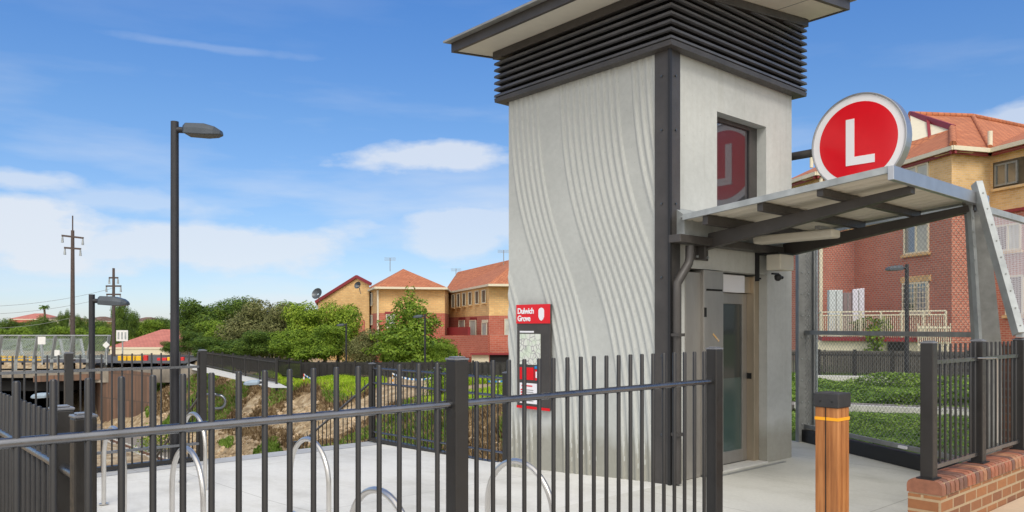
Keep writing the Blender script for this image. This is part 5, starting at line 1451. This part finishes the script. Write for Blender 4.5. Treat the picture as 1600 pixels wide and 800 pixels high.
# fine leafy shrub on the embankment and small shrubs
def shrub(px_, D, zb, H, Wd, label, mat, seed, n_=1500, size=.12, name='shrub'):
    x, y = xy(px_, D)
    t = make_tree(name, label, 'shrub', mat, H, Wd, seed, n_=n_, size=size, trunk=.05, loc=(x, y, zb), low=.05); return t
def bz(px_, D): return base_z(px_, D)
shrub(431, 33, bz(431, 33)-.1, 2.1, 1.3, 'feathery green sapling on the bank right of the low lamp post', M_COVER, 31, 1600, .14, 'sapling')
shrub(380, 33, bz(380, 33), 1.4, 1.9, 'green bush on the rocky bank behind the fence', M_LEAFM, 32)
shrub(455, 30, bz(455, 30), 1.0, 1.8, 'light green bush low on the rocky bank', M_LEAFY, 33)
shrub(345, 29, bz(345, 29)-.2, 1.3, 1.6, 'green bush at the foot of the bank near the curled handrail', M_LEAFM, 34)
shrub(690, 36, bz(690, 36), 1.6, 2.4, 'dark green bush on the bank left of the lift tower', M_LEAFM, 35)
shrub(250, 46, bz(250, 46), 1.8, 3.0, 'green bush beside the brown bridge abutment', M_LEAFY, 36)
x_, y_ = xy(1366, 30.5)
shrub(1366, 30.2, .3, 1.9, 1.1, 'small leafy shrub in front of the balcony of the apartment block', M_LEAFM, 37, 700, .13)
shrub(1345, 31.5, 1.3, .8, .9, 'dark pot plant behind the balcony railing', M_LEAFD, 38, 300, .13)
shrub(1382, 31.2, 1.3, .8, .9, 'green pot plant beside the cream box on the balcony', M_LEAFM, 39, 300, .13)

# grass on the embankment (stuff)
def blades(name, label, n_, region, size, mat, seed, h=(.15, .4), wdt=.03):
    rnd = random.Random(seed); mb = MB(); c = 0
    while c < n_:
        r = region(rnd)
        if r is None: continue
        x, y, z, sc_ = r; c += 1
        for _ in range(3):
            an = rnd.uniform(0, 2*PI); hh = rnd.uniform(*h)*sc_; w = wdt*rnd.uniform(.7, 1.4); ln = hh*rnd.uniform(.1, .6)
            d = Vector((math.cos(an), math.sin(an), 0)); s_ = Vector((-d.y, d.x, 0))*w
            p = Vector((x+rnd.uniform(-.12, .12), y+rnd.uniform(-.12, .12), z-.03))
            m_ = p+d*ln*.4+Vector((0, 0, hh*.65)); tip = p+d*ln+Vector((0, 0, hh))
            mb.add([p-s_, p+s_, m_+s_*.8, tip, m_-s_*.8], [(0, 1, 2, 3, 4)])
    o_ = mb.build(name, mat); props(o_, label, 'grass', None, 'stuff'); return o_
def reg_bank(q0, q1, dens=.0):
    def f(r):
        D = r.uniform(22, 62); px_ = r.uniform(230, 800); a = (px_-800)/F*D; q = .743*a+.669*D
        if not (q0 < q < q1): return None
        nn = noise.noise(Vector((a*.25, D*.25, 3)))
        if nn < dens: return None
        x, y = wld(a, D); return x, y, terr(a, D), 1.0+nn*.8
    return f
blades('grass', 'bright green long grass along the top of the railway bank', 40000, reg_bank(20.5, 29), .3, M_GRASS, 1, (.10, .34), .04)
blades('grass', 'patchy green grass hanging down the rocky bank', 24000, reg_bank(17.3, 20.8, -.02), .3, M_COVER, 2, (.08, .28), .05)
blades('dry_scrub', 'dry straw coloured scrub on the rocky bank', 18000, reg_bank(17.8, 21.6, -.2), .3, M_DRY, 3, (.08, .32), .028)
# right garden ground cover
def reg_right(r):
    D = r.uniform(10.2, 23); px_ = r.uniform(1215, 1620)
    a = (px_-800)/F*D; x, y = wld(a, D)
    # behind the screen line only
    s_ = (Vector((x, y, 0))-A).dot(nAB*(1 if nAB.dot(Vector((SN, CS, 0))) > 0 else -1))
    if s_ < .15 or x < 9.0: return None
    kk = (D-14.7)/.85
    if abs(kk) < 1 and r.random() < .93: return None
    if D > 21.2: return None
    nn = noise.noise(Vector((a*.6, D*.6, 9)))
    return x, y, .02+(.10 if D > 15.5 else .04)*max(0, nn), max(.3, 1+nn*1.6)
rnd = random.Random(7); mb = MB(); c = 0
while c < 90000:
    r = reg_right(rnd)
    if r is None: continue
    x, y, z, sc_ = r; c += 1
    far_ = ad(x, y)[1] > 15.5; hh = rnd.random()**.7*(.17 if far_ else .055)*sc_; p = Vector((x, y, z+hh)); nrm = Vector((rnd.uniform(-.7, .7), rnd.uniform(-.7, .7), 1)).normalized()
    t_ = nrm.cross(Vector((rnd.uniform(-1, 1), rnd.uniform(-1, 1), 0))).normalized(); b_ = nrm.cross(t_); s_ = rnd.uniform(.022, .05) if far_ else rnd.uniform(.014, .032)
    mb.add([p-t_*s_, p+b_*s_*.6, p+t_*s_, p-b_*s_*.6], [(0, 1, 2, 3)])
props(mb.build('ground_cover', M_COVER), 'dense low green ground cover behind the mesh screen', 'ground cover', None, 'stuff')

# rocks scattered on the bank
rnd = random.Random(12); mb = MB(); c = 0
rr_ = reg_bank(16.6, 20.0, -.5)
def rock(mb, p, s_, rnd):
    bm = bmesh.new(); bmesh.ops.create_icosphere(bm, subdivisions=1, radius=s_)
    vs = [Vector((v.co.x*rnd.uniform(.7, 1.3), v.co.y*rnd.uniform(.7, 1.3), v.co.z*rnd.uniform(.5, .9)))+p for v in bm.verts]
    fs = [[v.index for v in f.verts] for f in bm.faces]; mb.add(vs, fs); bm.free()
while c < 1500:
    r = rr_(rnd)
    if r is None: continue
    c += 1; rock(mb, Vector(r[:3]), rnd.uniform(.05, .19), rnd)
props(mb.build('rubble', plain('sandstone_rubble', (.42, .32, .205), .9, var=.5, scale=1.2)), 'pale sandstone rubble on the face of the railway bank', 'rubble', None, 'stuff')

# fence along top of bank + ramp
simple_fence('long black picket fence below the dark trees and the houses', xy(330, 62), xy(470, 46), -1.5, -1.55, 1.1, 160, 10, M_FENCE, pw=.03)
simple_fence('dark wire fence along the top of the grassy bank', xy(470, 46), xy(840, 41), -1.55, -1.3, 1.05, 260, 12, M_FENCE, pw=.03)
simple_fence('grey paling fence behind the dark wire fence on the bank', xy(470, 47.5), xy(840, 43), -1.6, -1.4, 1.0, 300, 10, M_PALING, pw=.10, name='paling_fence')
mb = MB(); p0, p1, p2 = pt(285, 574, 60), pt(345, 586, 44), pt(425, 604, 34)
mb.add([p0+Vector((0, 0, .0)), pt(285, 566, 62), pt(430, 596, 37), pt(452, 606, 34), pt(425, 606, 33)], [(0, 4, 3, 2, 1)])
o_ = mb.build('ramp', M_LC); props(o_, kind='structure')
simple_fence('black ramp balustrade descending along the white ramp', xy(320, 54), xy(432, 35.5), EYE-64*54/F, EYE-90*35.5/F, 1.1, 90, 6, M_FENCE, pw=.03)

# barrier posts with tape beyond the far fence
bp_list = [(697, 585, 41, 'orange and white barrier post near the lift tower'), (613, 588, 41, 'small red and white barrier post on the grass bank'), (475, 588, 45, 'red topped marker post on the grassy bank'), (385, 592, 50, 'orange topped marker post beside the low lamp post')]
for px_, yy_, D, lb in bp_list:
    x, y = xy(px_, D); zt = EYE+(HZ-yy_+4)*D/F; zb = min(zt-.45, max(base_z(px_, D), zt-.9))
    t = thing('barrier_post', (x, y, zb), lb, 'barrier post', 'plastic barrier posts on the bank')
    hb = zt-zb
    for k in range(4): MB().tube([(x, y, zb+hb*k/4), (x, y, zb+hb*(k+1)/4)], .07-.010*k, 10).build('band', M_BWH if k % 2 == 0 else (M_ORANGE if px_ > 600 else M_REDP), t, loc=(x, y, zb))
    MB().tube([(x, y, zb-.05), (x, y, zb+.02)], .12, 12).build('foot', M_BLACK, t, loc=(x, y, zb))
def tape(pa, pb, label):
    t = MB(); n_ = 26; sg_ = .35
    for i in range(n_):
        f0, f1 = i/n_, (i+1)/n_
        q0, q1 = pa.lerp(pb, f0)-Vector((0, 0, sg_*4*f0*(1-f0))), pa.lerp(pb, f1)-Vector((0, 0, sg_*4*f1*(1-f1)))
        t.quad(q0, q1, q1+Vector((0, 0, .09)), q0+Vector((0, 0, .09)), i % 2)
    props(t.build('barrier_tape', [M_BWH, m_blue]), label, 'tape')
tape(pt(613, 585, 40.9), pt(697, 583, 40.9), 'blue and white barrier tape strung between the two barrier posts')
tape(pt(697, 583, 40.9), pt(830, 590, 38), 'blue and white barrier tape running to the lift tower')
tape(pt(475, 586, 44.9), pt(530, 590, 43.5), 'short blue and white barrier tape beside the red topped marker')

# ================================================================ SKY & LIGHT
w = bpy.data.worlds.new('World'); scene.world = w; w.use_nodes = True
nt = w.node_tree; nt.nodes.clear()
out = nt.nodes.new('ShaderNodeOutputWorld'); bg = nt.nodes.new('ShaderNodeBackground')
SUN_EL, SUN_AZ = math.radians(50), math.radians(211)     # azimuth measured from +Y clockwise, where the sun stands
sky = nt.nodes.new('ShaderNodeTexSky'); sky.sky_type = 'NISHITA'; sky.sun_disc = False
sky.sun_elevation = SUN_EL; sky.sun_rotation = SUN_AZ; sky.air_density = 1.0; sky.dust_density = 0.3; sky.ozone_density = 1.5
tc = nt.nodes.new('ShaderNodeTexCoord'); sep = nt.nodes.new('ShaderNodeSeparateXYZ'); nt.links.new(tc.outputs['Generated'], sep.inputs[0])
tint = mixrgb(nt, 1.0, sky.outputs[0], ramp(nt, sep.outputs[2], [(0.0, (.70, .78, 1.06)), (0.10, (.66, .77, .97)), (0.25, (.60, .84, 1.10)), (0.42, (.48, .85, 1.30))]), 'MULTIPLY')
# clouds: flattened noise in direction space
mp = nt.nodes.new('ShaderNodeMapping'); mp.inputs['Scale'].default_value = (1.6, 1.6, 9.0); mp.inputs['Location'].default_value = (3.2, 1.4, .2)
nt.links.new(tc.outputs['Generated'], mp.inputs[0])
n1 = nt.nodes.new('ShaderNodeTexNoise'); n1.inputs['Scale'].default_value = 1.5; n1.inputs['Detail'].default_value = 8; n1.inputs['Roughness'].default_value = .52
nt.links.new(mp.outputs[0], n1.inputs['Vector'])
cl = ramp(nt, n1.outputs['Fac'], [(0.50, 0.0), (0.72, 1.0)])
elm = ramp(nt, sep.outputs[2], [(0.0, .9), (.10, .75), (.20, .38), (.34, .10), (.6, .05)])
cm_ = N(nt, 'ShaderNodeMath', operation='MULTIPLY'); nt.links.new(cl, cm_.inputs[0]); nt.links.new(elm, cm_.inputs[1])
def cloud_blob(px, py, rx, ry, amp):
    l = (px-800)/F; v = Vector((CS*l+SN, -SN*l+CS, (HZ-py)/F)).normalized()
    sb = nt.nodes.new('ShaderNodeVectorMath'); sb.operation = 'SUBTRACT'; nt.links.new(tc.outputs['Generated'], sb.inputs[0]); sb.inputs[1].default_value = v
    mp_ = nt.nodes.new('ShaderNodeMapping'); mp_.vector_type = 'POINT'
    mp_.inputs['Scale'].default_value = (1/rx, 1/rx, 1/ry); nt.links.new(sb.outputs[0], mp_.inputs[0])
    ln_ = nt.nodes.new('ShaderNodeVectorMath'); ln_.operation = 'LENGTH'; nt.links.new(mp_.outputs[0], ln_.inputs[0])
    mm_ = N(nt, 'ShaderNodeMath', operation='MULTIPLY_ADD'); nt.links.new(n2_.outputs['Fac'], mm_.inputs[0]); mm_.inputs[1].default_value = 3.0; 
    neg = N(nt, 'ShaderNodeMath', operation='MULTIPLY'); nt.links.new(ln_.outputs['Value'], neg.inputs[0]); neg.inputs[1].default_value = -1.0
    nt.links.new(neg.outputs[0], mm_.inputs[2])
    r_ = ramp(nt, mm_.outputs[0], [(0.45, 0.0), (1.15, amp)])
    return r_
n2_ = nt.nodes.new('ShaderNodeTexNoise'); n2_.inputs['Scale'].default_value = 8; n2_.inputs['Detail'].default_value = 9; n2_.inputs['Roughness'].default_value = .55
mpb = nt.nodes.new('ShaderNodeMapping'); mpb.inputs['Scale'].default_value = (1, 1, 2.4); nt.links.new(tc.outputs['Generated'], mpb.inputs[0]); nt.links.new(mpb.outputs[0], n2_.inputs['Vector'])
acc = cm_.outputs[0]
for args in ((690, 246, .11, .020, .75), (20, 365, .13, .042, .85), (35, 280, .06, .013, .6), (330, 390, .26, .034, .75), (250, 318, .12, .018, .38), (720, 365, .16, .035, .6), (330, 74, .11, .006, .14), (1590, 180, .06, .02, .6)):
    b_ = cloud_blob(*args)
    mx_ = N(nt, 'ShaderNodeMath', operation='MAXIMUM'); nt.links.new(acc, mx_.inputs[0]); nt.links.new(b_, mx_.inputs[1]); acc = mx_.outputs[0]
SKYS = 0.13
fin = mixrgb(nt, acc, tint, (0.80/SKYS, 0.84/SKYS, 0.90/SKYS))
# bright cloud added behind the photographer, out of view, as soft fill light
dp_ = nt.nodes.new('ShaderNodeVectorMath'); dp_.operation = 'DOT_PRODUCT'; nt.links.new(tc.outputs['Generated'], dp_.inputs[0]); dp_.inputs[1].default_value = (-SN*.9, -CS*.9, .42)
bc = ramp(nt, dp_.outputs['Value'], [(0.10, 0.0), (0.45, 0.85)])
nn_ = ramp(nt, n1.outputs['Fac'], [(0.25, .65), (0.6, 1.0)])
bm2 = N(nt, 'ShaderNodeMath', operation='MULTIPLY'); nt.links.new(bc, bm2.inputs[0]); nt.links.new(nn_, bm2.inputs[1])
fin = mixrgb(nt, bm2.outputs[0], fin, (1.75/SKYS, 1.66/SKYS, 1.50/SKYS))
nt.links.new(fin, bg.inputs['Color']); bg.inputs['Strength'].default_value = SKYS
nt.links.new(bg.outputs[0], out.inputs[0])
sun = bpy.data.lights.new('sun', 'SUN'); sun.energy = 2.2; sun.angle = math.radians(24); sun.color = (1, .94, .84)
so = bpy.data.objects.new('sun', sun); COL.objects.link(so)
sd = Vector((math.sin(SUN_AZ)*math.cos(SUN_EL), math.cos(SUN_AZ)*math.cos(SUN_EL), math.sin(SUN_EL)))
so.rotation_euler = sd.to_track_quat('Z', 'Y').to_euler()

cam = bpy.data.cameras.new('camera'); cam.sensor_width = 36; cam.lens = F/1600*36; cam.shift_y = (HZ-400)/1600
cam.clip_start = .05; cam.clip_end = 3000
co = bpy.data.objects.new('camera', cam); COL.objects.link(co); co.location = (0, 0, EYE)
co.rotation_euler = (PI/2, 0, -math.atan2(SN, CS)); scene.camera = co
scene.view_settings.view_transform = 'Standard'; scene.view_settings.look = 'None'; scene.view_settings.exposure = 0
scene.render.resolution_x, scene.render.resolution_y = 1024, 512
bpy.context.view_layer.update()
